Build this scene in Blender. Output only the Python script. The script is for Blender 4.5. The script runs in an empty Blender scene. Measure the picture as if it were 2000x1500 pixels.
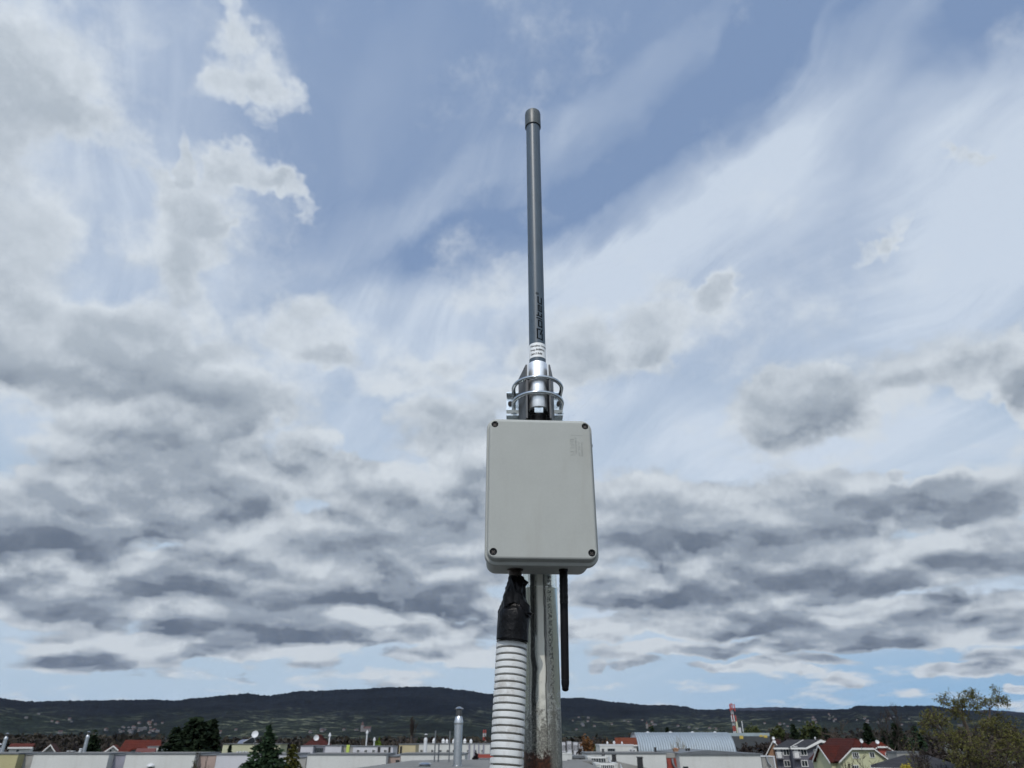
import bpy, bmesh, math, random
from mathutils import Vector, Matrix, Euler, noise as mnoise
R = math.radians
PI = math.pi
random.seed(7)
scene = bpy.context.scene
COL = scene.collection
CAMZ = 11.0
PITCH = R(27.4)
FPX = 1330.0
CP, SP = math.cos(PITCH), math.sin(PITCH)

def ray(px, py):
    """world direction seen at a place of the 2000 x 1500 photograph"""
    xc = (px - 1000.0) / FPX; yc = (750.0 - py) / FPX
    return Vector((xc, CP - yc * SP, SP + yc * CP))

def at(px, py, D):
    """world point in that direction, D metres away along the ground"""
    d = ray(px, py)
    return Vector((0, 0, CAMZ)) + d * (D / d.y)

# ------------------------------------------------------------------ camera
cam = bpy.data.cameras.new('camera')
cam.sensor_width = 36.0
cam.lens = 36.0 * FPX / 2000.0
cam.clip_start = 0.02
cam.clip_end = 40000
cam.dof.use_dof = True
cam.dof.focus_distance = 0.93
cam.dof.aperture_fstop = 16.0
camo = bpy.data.objects.new('camera', cam)
COL.objects.link(camo)
camo.location = (0, 0, CAMZ)
camo.rotation_euler = (PI / 2 + PITCH, 0, 0)
scene.camera = camo
scene.cycles.use_adaptive_sampling = True
scene.cycles.adaptive_threshold = 0.02
scene.cycles.adaptive_min_samples = 10

# ------------------------------------------------------------------ node helpers
class Nd:
    """a tiny expression layer over shader nodes"""
    def __init__(s, tree): s.t = tree
    def new(s, typ, **kw):
        n = s.t.nodes.new(typ)
        for k, v in kw.items(): setattr(n, k, v)
        return n
    def put(s, sock, v):
        if isinstance(v, bpy.types.NodeSocket): s.t.links.new(v, sock)
        elif v is not None:
            if hasattr(sock.default_value, '__len__') and not hasattr(v, '__len__'): v = (v,) * len(sock.default_value)
            if hasattr(sock.default_value, '__len__') and len(sock.default_value) == 4 and len(v) == 3: v = (*v, 1)
            sock.default_value = v
    def m(s, op, a, b=None, c=None, clamp=False):
        n = s.new('ShaderNodeMath', operation=op, use_clamp=clamp)
        for i, v in enumerate((a, b, c)):
            if v is not None: s.put(n.inputs[i], v)
        return n.outputs[0]
    def add(s, a, b): return s.m('ADD', a, b)
    def sub(s, a, b): return s.m('SUBTRACT', a, b)
    def mul(s, a, b): return s.m('MULTIPLY', a, b)
    def v(s, op, a, b=None, scale=None):
        n = s.new('ShaderNodeVectorMath', operation=op)
        s.put(n.inputs[0], a)
        if b is not None: s.put(n.inputs[1], b)
        if scale is not None: s.put(n.inputs['Scale'], scale)
        return n.outputs['Value'] if op in ('LENGTH', 'DOT_PRODUCT') else n.outputs[0]
    def sep(s, a):
        n = s.new('ShaderNodeSeparateXYZ'); s.put(n.inputs[0], a); return n.outputs
    def comb(s, x, y, z):
        n = s.new('ShaderNodeCombineXYZ')
        for i, q in enumerate((x, y, z)): s.put(n.inputs[i], q)
        return n.outputs[0]
    def noise(s, vec, scale, detail=4, rough=.5, color=False, lac=2.0):
        n = s.new('ShaderNodeTexNoise')
        s.put(n.inputs['Vector'], vec); s.put(n.inputs['Scale'], scale); s.put(n.inputs['Detail'], detail)
        s.put(n.inputs['Roughness'], rough); s.put(n.inputs['Lacunarity'], lac)
        return n.outputs['Color' if color else 0]
    def mr(s, val, a, b, c=0., d=1., smooth=True):
        n = s.new('ShaderNodeMapRange', interpolation_type='SMOOTHSTEP' if smooth else 'LINEAR', clamp=True)
        for i, q in enumerate((val, a, b, c, d)): s.put(n.inputs[i], q)
        return n.outputs[0]
    def mix(s, fac, a, b, blend='MIX'):
        n = s.new('ShaderNodeMix', data_type='RGBA', blend_type=blend)
        s.put(n.inputs[0], fac); s.put(n.inputs[6], a); s.put(n.inputs[7], b)
        return n.outputs[2]
    def mapping(s, vec, loc=(0,0,0), rot=(0,0,0), scale=(1,1,1), typ='POINT'):
        n = s.new('ShaderNodeMapping', vector_type=typ)
        s.put(n.inputs[0], vec); n.inputs[1].default_value = loc; n.inputs[2].default_value = rot; n.inputs[3].default_value = scale
        return n.outputs[0]
# ------------------------------------------------------------------ sky: Nishita blue under a layer of cirrus and a layer of cumulus
SUN_EL, SUN_AZ = R(47), R(180 + 15)          # azimuth from +Y, clockwise seen from above: behind the camera and to its left
sun_dir = Vector((math.sin(SUN_AZ) * math.cos(SUN_EL), math.cos(SUN_AZ) * math.cos(SUN_EL), math.sin(SUN_EL)))
world = bpy.data.worlds.new('World')
scene.world = world
world.use_nodes = True
world.cycles.sampling_method = 'MANUAL'
world.cycles.sample_map_resolution = 512
wt = world.node_tree
wt.nodes.clear()
n = Nd(wt)
SKY_K = 0.1
def srgb(r, g, b):
    f = lambda c: (c / 12.92 if c <= .04045 else ((c + .055) / 1.055) ** 2.4)
    return (f(r / 255), f(g / 255), f(b / 255))
def lum(r, g, b):
    return tuple(c / SKY_K for c in srgb(r, g, b))
tc = n.new('ShaderNodeTexCoord').outputs['Generated']
D0 = n.v('NORMALIZE', tc)
sx, sy, sz = n.sep(D0)
skyn = n.new('ShaderNodeTexSky', sky_type='NISHITA', sun_disc=False)
skyn.sun_elevation = SUN_EL; skyn.sun_rotation = SUN_AZ
skyn.altitude = 200; skyn.air_density = 1.0; skyn.dust_density = 1.0; skyn.ozone_density = 1.0
# the plane the clouds float on: seen flatter and denser towards the horizon
zz = n.add(n.m('MAXIMUM', sz, 0.0), 0.22)
plane = n.comb(n.m('DIVIDE', sx, zz), n.m('DIVIDE', sy, zz), 0.0)
zz2 = n.add(n.m('MAXIMUM', n.add(sz, n.mr(sz, .05, .5, .014, .035, False)), 0.0), 0.22)
plane_up = n.comb(n.m('DIVIDE', sx, zz2), n.m('DIVIDE', sy, zz2), 0.0)

BLOB_R = 1.4
def blob_sum(vec, blobs):
    tot = None
    for i, (px, py, rx, ry, rot, amp) in enumerate(blobs):
        if i % 6 == 5:      # orders the evaluation so that few values are alive at once
            vec = n.v('ADD', vec, n.v('SCALE', n.comb(tot, tot, tot), scale=1e-7))
        c = ray(px, py); L = c.length; c = c / L
        right = (ray(px + 1, py).normalized() - ray(px - 1, py).normalized()); right.normalize()
        up = c.cross(right) * -1; up.normalize()
        if up.z < 0: up = -up
        a = R(rot)
        t1 = right * math.cos(a) + up * math.sin(a); t2 = -right * math.sin(a) + up * math.cos(a)
        k = 1.0 / FPX / (1 + ((px - 1000) ** 2 + (py - 750) ** 2) / FPX ** 2) ** .75
        g = 1.0 / (k * BLOB_R)
        da = n.v('DOT_PRODUCT', vec, tuple(t1 * (g / rx))); db = n.v('DOT_PRODUCT', vec, tuple(t2 * (g / ry)))
        w = n.mr(n.m('MULTIPLY_ADD', da, da, n.mul(db, db)), 1.0, 0.0, 0.0, amp)
        tot = w if tot is None else n.add(tot, w)
    return tot

CLOUD = [  # upper left mass
 (20,330,170,300,0,.66),(0,120,180,170,0,.52),(140,140,160,120,0,.50),(320,20,130,60,0,.5),(20,500,140,140,0,.6),(205,255,75,50,-35,.6),(20,230,130,120,0,.4),
 # white wisps
 (475,100,75,85,-20,.72),(530,165,55,50,0,.7),(430,165,80,36,0,.5),(455,35,35,50,0,.45),(520,228,16,20,0,.4),(420,120,40,60,0,.3),
 (360,375,95,95,0,.8),(345,470,88,100,0,.75),(380,555,64,74,0,.7),(352,300,18,48,0,.6),(490,322,64,32,-5,.85),(560,355,54,26,-38,.85),(290,330,60,22,0,.45),(430,455,30,16,0,.35),(440,345,40,25,0,.35),(595,420,16,30,0,.35),
 # left middle
 (90,650,220,95,-8,.8),(255,625,85,70,0,.75),(150,715,200,62,0,.8),(330,690,110,55,0,.5),(420,730,120,60,0,.45),
 (615,665,68,75,0,.72),(645,720,50,25,0,.5),(600,600,50,35,0,.3),(800,735,115,48,8,.7),(905,690,60,40,0,.45),(890,530,95,85,25,.4),(720,590,50,22,20,.3),
 (1330,625,115,65,18,.75),(1405,575,55,32,0,.75),(1200,665,130,75,10,.72),(1110,690,80,70,0,.6),(1310,705,45,40,0,.55),(1290,560,48,26,0,.5),(1010,680,60,60,0,.4),
 (1690,735,220,70,14,.5),(1570,795,120,66,10,.6),(1830,690,130,65,15,.5),(1730,800,140,50,12,.5),(1920,730,90,50,0,.5),(1995,710,60,90,0,.8),(1950,750,40,50,0,.5),(2000,800,40,50,0,.6),(1860,318,46,20,30,.62),(1845,300,20,16,50,.7),(1902,325,24,18,40,.65),(1730,475,18,36,-15,.6),(1695,505,44,18,20,.65),(980,560,90,40,10,.35),(1050,760,120,40,5,.4),(760,660,80,30,10,.35),(1180,780,110,36,8,.35),(880,800,120,40,8,.4),(480,660,70,40,0,.35),
 # lower left
 (330,790,300,60,0,.6),(250,890,150,85,0,.55),(350,930,220,90,10,.65),(200,1005,260,75,0,.75),(0,1050,220,85,0,.8),(130,1110,240,42,0,.85),(450,1010,120,60,0,.72),(265,1140,60,26,0,.75),
 (400,1112,150,38,8,.7),(545,1100,110,50,20,.7),(610,870,45,50,0,.55),(640,935,130,42,6,.72),(730,930,70,60,0,.5),(470,800,90,60,0,.4),
 (800,1040,190,80,0,.5),(690,1040,120,60,10,.5),(760,1130,160,60,0,.45),(450,1160,200,50,0,.3),(150,1170,220,40,0,.3),(1600,1180,420,60,0,.3),(850,1050,110,65,0,.65),(880,1110,110,46,0,.75),(830,1180,160,34,-6,.8),(900,900,90,90,0,.4),(870,840,120,45,10,.5),(930,970,60,80,0,.4),
 (545,1205,130,38,4,.75),(640,1222,160,22,-2,.65),(375,1200,80,34,25,.68),(170,1225,95,50,15,.68),(60,1175,90,32,0,.6),(200,1285,140,24,0,.7),(500,1252,190,24,3,.7),(235,1306,36,9,0,.55),(720,1245,150,16,6,.55),(890,1275,130,18,2,.62),(900,1235,110,16,0,.55),(470,1318,30,10,0,.4),(330,1265,80,20,0,.5),(610,1290,60,12,0,.4),(790,1322,20,9,0,.4),(370,1225,140,60,0,.25),
 # lower right
 (1330,1040,200,100,-10,.7),(1250,1150,120,32,6,.9),(1500,1080,200,85,-4,.75),(1450,1155,200,34,4,.9),(1700,1005,230,50,10,.75),(1900,1015,90,24,14,.65),(1790,1100,150,46,8,.8),(1700,1140,160,26,10,.8),(1960,1080,90,50,5,.65),(1220,960,90,60,0,.4),(1832,950,50,32,28,.8),(1745,920,24,13,20,.6),(1760,950,22,13,0,.5),(1600,960,200,40,0,.4),
 (1380,1195,150,22,0,.65),(1240,1225,140,20,0,.55),(1390,1232,130,16,0,.7),(1570,1228,150,24,3,.75),(1720,1205,160,24,6,.72),(1870,1195,150,34,4,.75),(1290,1268,150,13,0,.65),(1450,1272,120,12,0,.65),(1620,1258,160,15,2,.65),(1810,1245,150,20,3,.7),(1960,1240,80,26,0,.7),(1910,1312,105,15,3,.85),(1990,1285,90,14,0,.6),(1640,1327,26,11,0,.65),(1480,1302,70,10,0,.6),(1390,1302,60,8,0,.5),(1985,1347,24,8,0,.75),(1165,1298,20,13,0,.6),(1250,1295,60,9,0,.5),(1575,1312,26,8,0,.5),(1580,1290,110,9,0,.5),
]
DARK = [
 (10,320,110,90,0,.4),(110,310,50,120,-10,.2),(310,30,130,55,0,.35),(180,742,170,46,0,.62),(0,565,30,40,0,.4),(380,795,170,44,-4,.5),(560,900,60,60,0,.1),(645,705,60,30,0,.4),(110,1118,250,40,0,.62),(0,1060,180,50,0,.35),(255,1145,66,22,0,.5),(440,1092,85,24,0,.75),(400,1140,110,26,0,.45),(560,1135,70,20,20,.35),(670,980,120,28,0,.45),(380,1010,260,36,0,.35),(350,960,120,30,0,.25),(870,1140,120,28,0,.55),(820,1190,150,22,-6,.65),(560,1214,140,18,0,.65),(500,1252,170,16,3,.55),(180,1290,110,12,0,.45),(170,1235,80,20,10,.3),(370,1215,60,18,20,.35),
 (1255,1166,120,20,6,.65),(1500,1145,260,34,0,.7),(1380,1070,180,50,-10,.45),(1760,1124,190,28,8,.65),(1680,1030,220,18,10,.45),(1560,1234,120,12,3,.6),(1760,1218,150,11,4,.5),(1560,830,130,36,8,.38),(1680,775,180,40,12,.22),(800,1130,160,40,0,.3),(640,1130,80,30,0,.2),(1400,1200,160,14,0,.3),(300,900,240,60,0,.2),(760,940,90,30,0,.2),(1405,570,50,30,0,.45),(1200,695,150,26,8,.3),(1995,730,50,80,0,.6),(1840,962,50,22,25,.55),(1390,1238,120,9,0,.5),(1900,1215,140,14,0,.45),(1910,1320,100,6,3,.4),(1800,1258,140,8,0,.35),(880,960,80,40,0,.15),(1890,325,44,20,30,.9),(1845,300,20,16,50,.9),(1700,500,44,26,25,.8),(1735,480,18,30,-15,.7),(1180,785,100,24,8,.3),(1060,770,90,20,5,.3),(1200,1000,120,60,0,.2),
]
VEIL = [
 (60,250,300,330,0,.3),(130,60,320,140,0,.25),(440,120,150,130,0,.2),(400,430,140,190,0,.2),(1000,200,900,300,0,.08),
 (1000,1000,1100,200,0,.35),(1650,480,560,230,30,.85),(1950,300,260,200,30,.6),(1330,450,250,120,30,.45),(1600,200,320,70,52,.5),(1780,130,220,40,55,.2),(1960,560,260,230,0,.5),(850,385,330,40,27,.14),(640,480,240,50,25,.18),(1010,640,200,160,20,.5),(1320,860,560,110,0,.6),(500,620,420,120,0,.35),(1180,560,180,60,30,.4),(1240,160,240,40,40,.2),(760,180,200,60,60,.10),(1120,300,220,40,30,.10),(650,780,420,120,0,.45),(500,330,500,300,0,.1),(700,650,400,90,10,.3),(120,820,260,70,0,.5),(60,1240,300,60,0,.3),(1500,1210,700,50,0,.5),(650,1180,160,30,0,.4),(640,1050,260,90,0,.3),(1640,860,300,80,0,.4),(60,450,260,260,0,.4),
 (1030,450,200,55,28,-.25),(870,455,130,45,30,-.2),(1500,40,90,90,0,-.3),(1900,40,200,60,40,-.35),(1700,60,60,140,-30,-.3),(1330,230,260,50,40,-.2),
]
wn = n.v('SUBTRACT', n.noise(D0, 9.0, 4, .6, True), (.5, .5, .5))
wn2 = n.v('SUBTRACT', n.noise(D0, 2.6, 2, .5, True), (.5, .5, .5))
# displacement of the cloud edges: smaller towards the horizon, where clouds are farther
wamp = n.mr(sz, 0.0, 0.5, 0.25, 1.0, False)
warped = n.v('ADD', D0, n.v('MULTIPLY', n.v('SCALE', wn, scale=n.mul(wamp, .17)), (1, 1, .75)))
warped_soft = n.v('ADD', D0, n.v('ADD', n.v('SCALE', wn2, scale=.10), n.v('SCALE', wn, scale=n.mul(wamp, .08))))
front = n.mr(sy, -.15, .10, 0., 1.)
back = n.sub(1.0, front)
big = n.noise(plane, 1.9, 5, .55)
cover = n.add(n.mul(front, blob_sum(warped, CLOUD)), n.mul(back, n.mr(big, .40, .62, 0., .8)))
warped_soft = n.v('ADD', warped_soft, n.v('SCALE', n.comb(cover, cover, cover), scale=1e-7))
dark = n.add(n.mul(front, blob_sum(warped_soft, DARK)), n.mul(back, n.mr(big, .5, .75, 0., .7)))
warped_soft = n.v('ADD', warped_soft, n.v('SCALE', n.comb(dark, dark, dark), scale=1e-7))
veil = n.add(n.mul(front, blob_sum(warped_soft, VEIL)), n.mul(back, .5))
wob1 = n.v('SCALE', wn, scale=.16)
f1 = n.noise(n.v('ADD', plane, wob1), 2.9, 8, .58)
fs = n.noise(n.v('ADD', plane, wob1), 2.9, 2.8, .5)          # the same field, smooth: whole clouds
fsu = n.noise(n.v('ADD', plane_up, wob1), 2.9, 2.8, .5)      # and a little higher up
fd = n.noise(D0, 17.0, 6, .65)
fd2 = n.noise(n.v('ADD', D0, (0., 0., .012)), 17.0, 5, .65)
# cirrus streaks run from lower left to upper right
wx, wy = math.sin(R(-27)), math.cos(R(-27))
pw = n.v('ADD', plane, n.v('SCALE', wn2, scale=.35))
pu, pv = n.v('DOT_PRODUCT', pw, (wx, wy, 0)), n.v('DOT_PRODUCT', pw, (wy, -wx, 0))
streak = n.noise(n.comb(n.mul(pu, 1.5), n.mul(pv, 8.5), 0), 1., 5, .62)
streak2 = n.noise(n.comb(n.mul(pu, .8), n.mul(pv, 2.8), 5.), 1., 5, .6)
el = n.m('ARCSINE', sz)
lowband = n.mul(n.mr(el, R(25), R(14)), n.mr(el, R(1.6), R(4.2)))
hiel = n.mr(el, R(16), R(36))
f0 = n.noise(n.v('ADD', plane, n.v('SCALE', wn, scale=.15)), 2.3, 3, .55)
nz = n.add(n.add(n.mul(n.sub(f0, .5), 1.1), n.mul(n.sub(f1, .5), n.mr(hiel, 0, 1, 2.3, 1.9))), n.mul(n.sub(fd, .5), n.mr(hiel, 0, 1, .55, 1.0)))
dens = n.add(n.add(cover, n.mul(lowband, .20)), nz)
alpha = n.mul(n.mr(dens, n.mr(hiel, 0, 1, .10, -.02), n.mr(hiel, 0, 1, .52, .95)), n.mr(hiel, 0, 1, 1., .9))
thick = n.mr(dens, n.mr(hiel, 0, 1, .28, .45), n.mr(hiel, 0, 1, 1.4, 1.75))
relief = n.add(n.mul(n.sub(fs, fsu), n.mr(hiel, 0, 1, 1.55, .8)), n.mul(n.sub(fd, fd2), .35))     # sunlit upper edges, shaded undersides
vtex = n.mul(n.mr(streak, .28, .72, .55, 1.26, False), n.mr(streak2, .28, .72, .55, 1.30, False))
veilf = n.m('ADD', n.mul(veil, vtex), n.mul(n.mul(n.mr(streak, .45, .75), n.mr(streak2, .4, .7)), .25), clamp=True)
haze_band = n.mr(el, R(8), R(40), .85, .10)
right_blue = n.mul(n.mr(sx, .05, .55), n.mr(el, R(9), R(1.5)))
base = n.mix(n.sub(haze_band, n.mul(right_blue, .45)), n.mix(.80, skyn.outputs[0], lum(124, 149, 190)), lum(184, 204, 221))
base = n.mix(n.mul(right_blue, .6), base, lum(134, 182, 220))
base = n.mix(n.m('MULTIPLY', veilf, .92, clamp=True), base, lum(204, 216, 231))
hi = n.mr(el, R(8), R(34))
white, mid, low = n.mix(hi, lum(203, 211, 219), lum(214, 222, 230)), n.mix(hi, lum(151, 162, 176), lum(178, 188, 198)), n.mix(hi, lum(92, 104, 122), lum(126, 139, 156))
shade = n.m('SUBTRACT', n.add(n.add(n.mul(thick, .85), n.mr(hiel, 0, 1, .22, .12)), n.add(n.mul(n.sub(.5, fd), .8), n.mul(n.sub(fs, f1), 1.3))), n.mul(relief, 3.6), clamp=True)
low = n.mix(n.mr(n.add(n.mul(f1, .6), n.mul(fd, .4)), .38, .62), low, n.mix(.55, low, mid))
ccol = n.mix(shade, white, mid)
tex = n.sub(n.add(n.add(.45, n.mul(f0, .55)), n.add(n.mul(n.sub(fd, .5), .8), n.mul(n.sub(f1, fs), -1.0))), n.mul(relief, 3.4))
basedk = n.mul(n.mr(n.mul(relief, -1.), .02, .16), n.mul(n.mr(thick, .05, .5), n.mr(el, R(30), R(16), .10, .44)))
dk = n.m('MULTIPLY', n.mul(n.mul(n.add(n.mul(dark, .8), basedk), tex), n.mr(thick, .0, .5, .35, 1.)), n.mr(el, R(32), R(10), .75, 1.05), clamp=True)
dk = n.m('MINIMUM', dk, .86)
ccol = n.mix(dk, ccol, low)
out = n.mix(alpha, base, ccol)
# the sky is brighter around the veiled sun (aureole)
sd = n.m('MAXIMUM', n.v('DOT_PRODUCT', D0, tuple(sun_dir)), 0.0)
glow = n.add(1.0, n.mul(n.m('POWER', sd, 3.0), 1.2))
out = n.v('SCALE', out, scale=glow)
# below the horizon the world is not sky
out = n.mix(n.mr(sz, -.02, -.12), out, lum(95, 95, 92))
bg = n.new('ShaderNodeBackground'); n.put(bg.inputs[0], out); bg.inputs[1].default_value = SKY_K
wo = n.new('ShaderNodeOutputWorld'); wt.links.new(bg.outputs[0], wo.inputs[0])

sun = bpy.data.lights.new('sun', 'SUN')
sun.energy = 2.0; sun.angle = R(0.53); sun.color = (1.0, .955, .89)
suno = bpy.data.objects.new('sun', sun)
COL.objects.link(suno)
suno.location = (-30, -30, 60)
suno.rotation_euler = (-sun_dir).to_track_quat('-Z', 'Y').to_euler()
vs = scene.view_settings
scene.display_settings.display_device = 'sRGB'
vs.view_transform = 'Standard'; vs.look = 'None'; vs.exposure = 0.0; vs.gamma = 1.0; vs.use_curve_mapping = False
# ------------------------------------------------------------------ materials
def pm(name, col, rough=.6, metal=0., var=.12, vscale=6., bump=0., bscale=40., spec=.5, fine=0., dirt=None, dirt_amt=0., dscale=(1, 1, 1)):
    m = bpy.data.materials.new(name); m.use_nodes = True
    t = m.node_tree; q = Nd(t); b = t.nodes['Principled BSDF']
    co = q.new('ShaderNodeTexCoord').outputs['Object']
    c = (*col, 1)
    if var > 0:
        nz = q.noise(co, vscale, 5, .6)
        k = q.mr(nz, .3, .7, 1 - var, 1 + var, False)
        if fine > 0: k = q.mul(k, q.mr(q.noise(co, vscale * 14, 2, .5), .25, .75, 1 - fine, 1 + fine, False))
        c = q.v('SCALE', q.new('ShaderNodeRGB').outputs[0], scale=k)
        t.nodes[-1].inputs if False else None
        for nd in t.nodes:
            if nd.type == 'RGB': nd.outputs[0].default_value = (*col, 1)
    if dirt is not None:
        dn = q.mr(q.noise(q.mapping(co, scale=dscale), 1.0, 6, .65), .5, .72, 0, dirt_amt)
        c = q.mix(dn, c, (*dirt, 1))
    q.put(b.inputs['Base Color'], c)
    b.inputs['Roughness'].default_value = rough
    b.inputs['Metallic'].default_value = metal
    b.inputs['Specular IOR Level'].default_value = spec
    if bump > 0:
        bn = q.new('ShaderNodeBump'); bn.inputs['Strength'].default_value = 1.0; bn.inputs['Distance'].default_value = bump
        q.put(bn.inputs['Height'], q.noise(co, bscale, 4, .6)); q.put(b.inputs['Normal'], bn.outputs[0])
    return m

# ------------------------------------------------------------------ mesh builder
class MB:
    def __init__(s): s.v = []; s.f = []
    def face(s, *pts):
        i = len(s.v); s.v += [Vector(p) for p in pts]; s.f.append(tuple(range(i, i + len(pts)))); return s
    def box(s, x0, x1, y0, y1, z0, z1, M=None):
        c = [Vector((x, y, z)) for z in (z0, z1) for x, y in ((x0, y0), (x1, y0), (x1, y1), (x0, y1))]
        if M is not None: c = [M @ p for p in c]
        i = len(s.v); s.v += c
        s.f += [tuple(i + k for k in q) for q in ((3,2,1,0), (4,5,6,7), (0,1,5,4), (1,2,6,5), (2,3,7,6), (3,0,4,7))]
        return s
    def prism(s, poly, y0, y1, M=None):
        """polygon given as (x, z), extruded from y0 to y1"""
        n_ = len(poly); i = len(s.v)
        a = [Vector((p[0], y0, p[1])) for p in poly]; b = [Vector((p[0], y1, p[1])) for p in poly]
        if M is not None: a = [M @ p for p in a]; b = [M @ p for p in b]
        s.v += a + b
        s.f.append(tuple(i + k for k in range(n_))); s.f.append(tuple(i + n_ + k for k in reversed(range(n_))))
        for k in range(n_):
            k2 = (k + 1) % n_
            s.f.append((i + k2, i + k, i + n_ + k, i + n_ + k2))
        return s
    def slab(s, pts, th):
        """planar polygon (3D points) thickened along its normal by th on the far side"""
        pts = [Vector(p) for p in pts]
        nn = (pts[1] - pts[0]).cross(pts[2] - pts[0]).normalized()
        i = len(s.v); k_ = len(pts)
        s.v += pts + [p - nn * th for p in pts]
        s.f.append(tuple(i + k for k in range(k_))); s.f.append(tuple(i + k_ + k for k in reversed(range(k_))))
        for k in range(k_):
            k2 = (k + 1) % k_
            s.f.append((i + k2, i + k, i + k_ + k, i + k_ + k2))
        return s
    def rings(s, rr, caps=(True, True), closed=True):
        """rr: list of rings (lists of points), joined in order"""
        i0 = len(s.v); m_ = len(rr[0])
        for r in rr: s.v += [Vector(p) for p in r]
        for a in range(len(rr) - 1):
            for k in range(m_ if closed else m_ - 1):
                k2 = (k + 1) % m_
                s.f.append((i0 + a*m_ + k, i0 + a*m_ + k2, i0 + (a+1)*m_ + k2, i0 + (a+1)*m_ + k))
        if caps[0]: s.f.append(tuple(i0 + k for k in reversed(range(m_))))
        if caps[1]: s.f.append(tuple(i0 + (len(rr)-1)*m_ + k for k in range(m_)))
        return s
    def lathe(s, prof, cx=0., cy=0., seg=48, caps=(True, True)):
        """prof: (r, z) from bottom to top"""
        return s.rings([[(cx + r*math.cos(2*PI*k/seg), cy + r*math.sin(2*PI*k/seg), z) for k in range(seg)] for r, z in prof], caps)
    def tube(s, path, rad, seg=10, caps=(True, True)):
        path = [Vector(p) for p in path]
        if not hasattr(rad, '__len__'): rad = [rad] * len(path)
        rr = []; ref = None
        for i, p in enumerate(path):
            t = (path[min(i+1, len(path)-1)] - path[max(i-1, 0)]).normalized()
            if ref is None: ref = t.orthogonal().normalized()
            ref = (ref - t * ref.dot(t)).normalized(); b = t.cross(ref)
            rr.append([p + (ref*math.cos(2*PI*k/seg) + b*math.sin(2*PI*k/seg))*rad[i] for k in range(seg)])
        return s.rings(rr, caps)
    def build(s, name, mat, parent=None, org=None, sharp=32, smooth=True, weld=True):
        me = bpy.data.meshes.new(name)
        if org is None: org = parent['org'] if parent is not None and 'org' in parent else (0, 0, 0)
        o_ = Vector(org)
        me.from_pydata([tuple(p - o_) for p in s.v], [], s.f)
        if weld:
            bm = bmesh.new(); bm.from_mesh(me)
            bmesh.ops.remove_doubles(bm, verts=bm.verts, dist=1e-6)
            bmesh.ops.recalc_face_normals(bm, faces=bm.faces)
            if smooth:
                for f in bm.faces: f.smooth = True
                for e in bm.edges:
                    if len(e.link_faces) != 2 or e.calc_face_angle(0) > R(sharp): e.smooth = False
            bm.to_mesh(me); bm.free()
        me.materials.append(mat)
        o = bpy.data.objects.new(name, me); COL.objects.link(o)
        if parent is not None: o.parent = parent
        return o

def tag(o, label=None, cat=None, group=None, kind=None):
    for k, v in (('label', label), ('category', cat), ('group', group), ('kind', kind)):
        if v: o[k] = v
    return o
def thing(name, label, cat, loc=(0, 0, 0), rotz=0., group=None, local=False):
    o = bpy.data.objects.new(name, None); COL.objects.link(o)
    o.empty_display_size = .1
    o.location = loc; o.rotation_euler = (0, 0, rotz)
    if not local: o['org'] = tuple(loc)          # children are given in world coordinates
    return tag(o, label, cat, group, 'thing')
def structure(o): o['kind'] = 'structure'; return o
def copy_tree(o, loc, rotz=0., label=None, scale=None):
    c = o.copy(); COL.objects.link(c); c.location = loc; c.rotation_euler = (0, 0, rotz)
    if scale is not None: c.scale = scale
    if label: c['label'] = label
    for ch in list(o.children):
        d = ch.copy(); COL.objects.link(d); d.parent = c
        for g in list(ch.children):
            e = g.copy(); COL.objects.link(e); e.parent = d
    return c
def rrect(w, h, r, y, n_=7, cx=0., cz=0.):
    pts = []
    for qx, qz, a0 in ((1, -1, -PI/2), (1, 1, 0), (-1, 1, PI/2), (-1, -1, PI)):
        for k in range(n_ + 1):
            a = a0 + PI/2 * k / n_
            pts.append((cx + qx*(w/2 - r) + r*math.cos(a), y, cz + qz*(h/2 - r) + r*math.sin(a)))
    return pts
def text_mesh(body, size, shear=0., align='CENTER', bold=0.):
    c = bpy.data.curves.new('lettering', 'FONT'); c.body = body; c.size = size; c.shear = shear; c.align_x = align; c.align_y = 'CENTER'
    c.resolution_u = 3; c.offset = bold
    o = bpy.data.objects.new('lettering', c); COL.objects.link(o)
    dg = bpy.context.evaluated_depsgraph_get(); dg.update()
    me = bpy.data.meshes.new_from_object(o.evaluated_get(dg))
    vv = [tuple(p.co) for p in me.vertices]; ff = [tuple(f.vertices) for f in me.polygons]
    bpy.data.objects.remove(o); bpy.data.curves.remove(c); bpy.data.meshes.remove(me)
    return vv, ff
# ================================================================== the aerial on its pole, close to the camera
M_tube = pm('antenna_paint', (.058, .083, .108), .40, var=.07, vscale=40, spec=.4, fine=.04)
M_cap = pm('antenna_cap_plastic', (.056, .068, .070), .42, var=.08, vscale=60)
M_print = pm('dark_print', (.004, .006, .009), .8, var=0, spec=.08)
M_paper = pm('sticker_paper', (.78, .80, .80), .45, var=.03, vscale=90)
M_ink = pm('black_ink', (.012, .013, .015), .6, var=.0)
M_alu = pm('brushed_aluminium', (.82, .84, .86), .46, .85, var=.05, vscale=120)
M_zinc = pm('zinc_plated_steel', (.62, .66, .68), .24, 1.0, var=.10, vscale=70, bump=.0002, bscale=300)
M_rod = pm('bolt_steel', (.50, .53, .55), .22, 1.0, var=.12, vscale=90)
M_jaw = pm('grey_bracket_steel', (.075, .078, .082), .5, .5, var=.16, vscale=60, bump=.0003, bscale=160)
M_black = pm('black_rubber', (.0045, .0045, .006), .65, spec=.15, var=.1, vscale=80)
M_thread = pm('black_thread', (.006, .006, .007), .45, spec=.25, var=.1, vscale=80)
M_tape = pm('black_tape', (.003, .003, .0038), .34, spec=.16, var=.25, vscale=60, bump=.0022, bscale=70)
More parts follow.
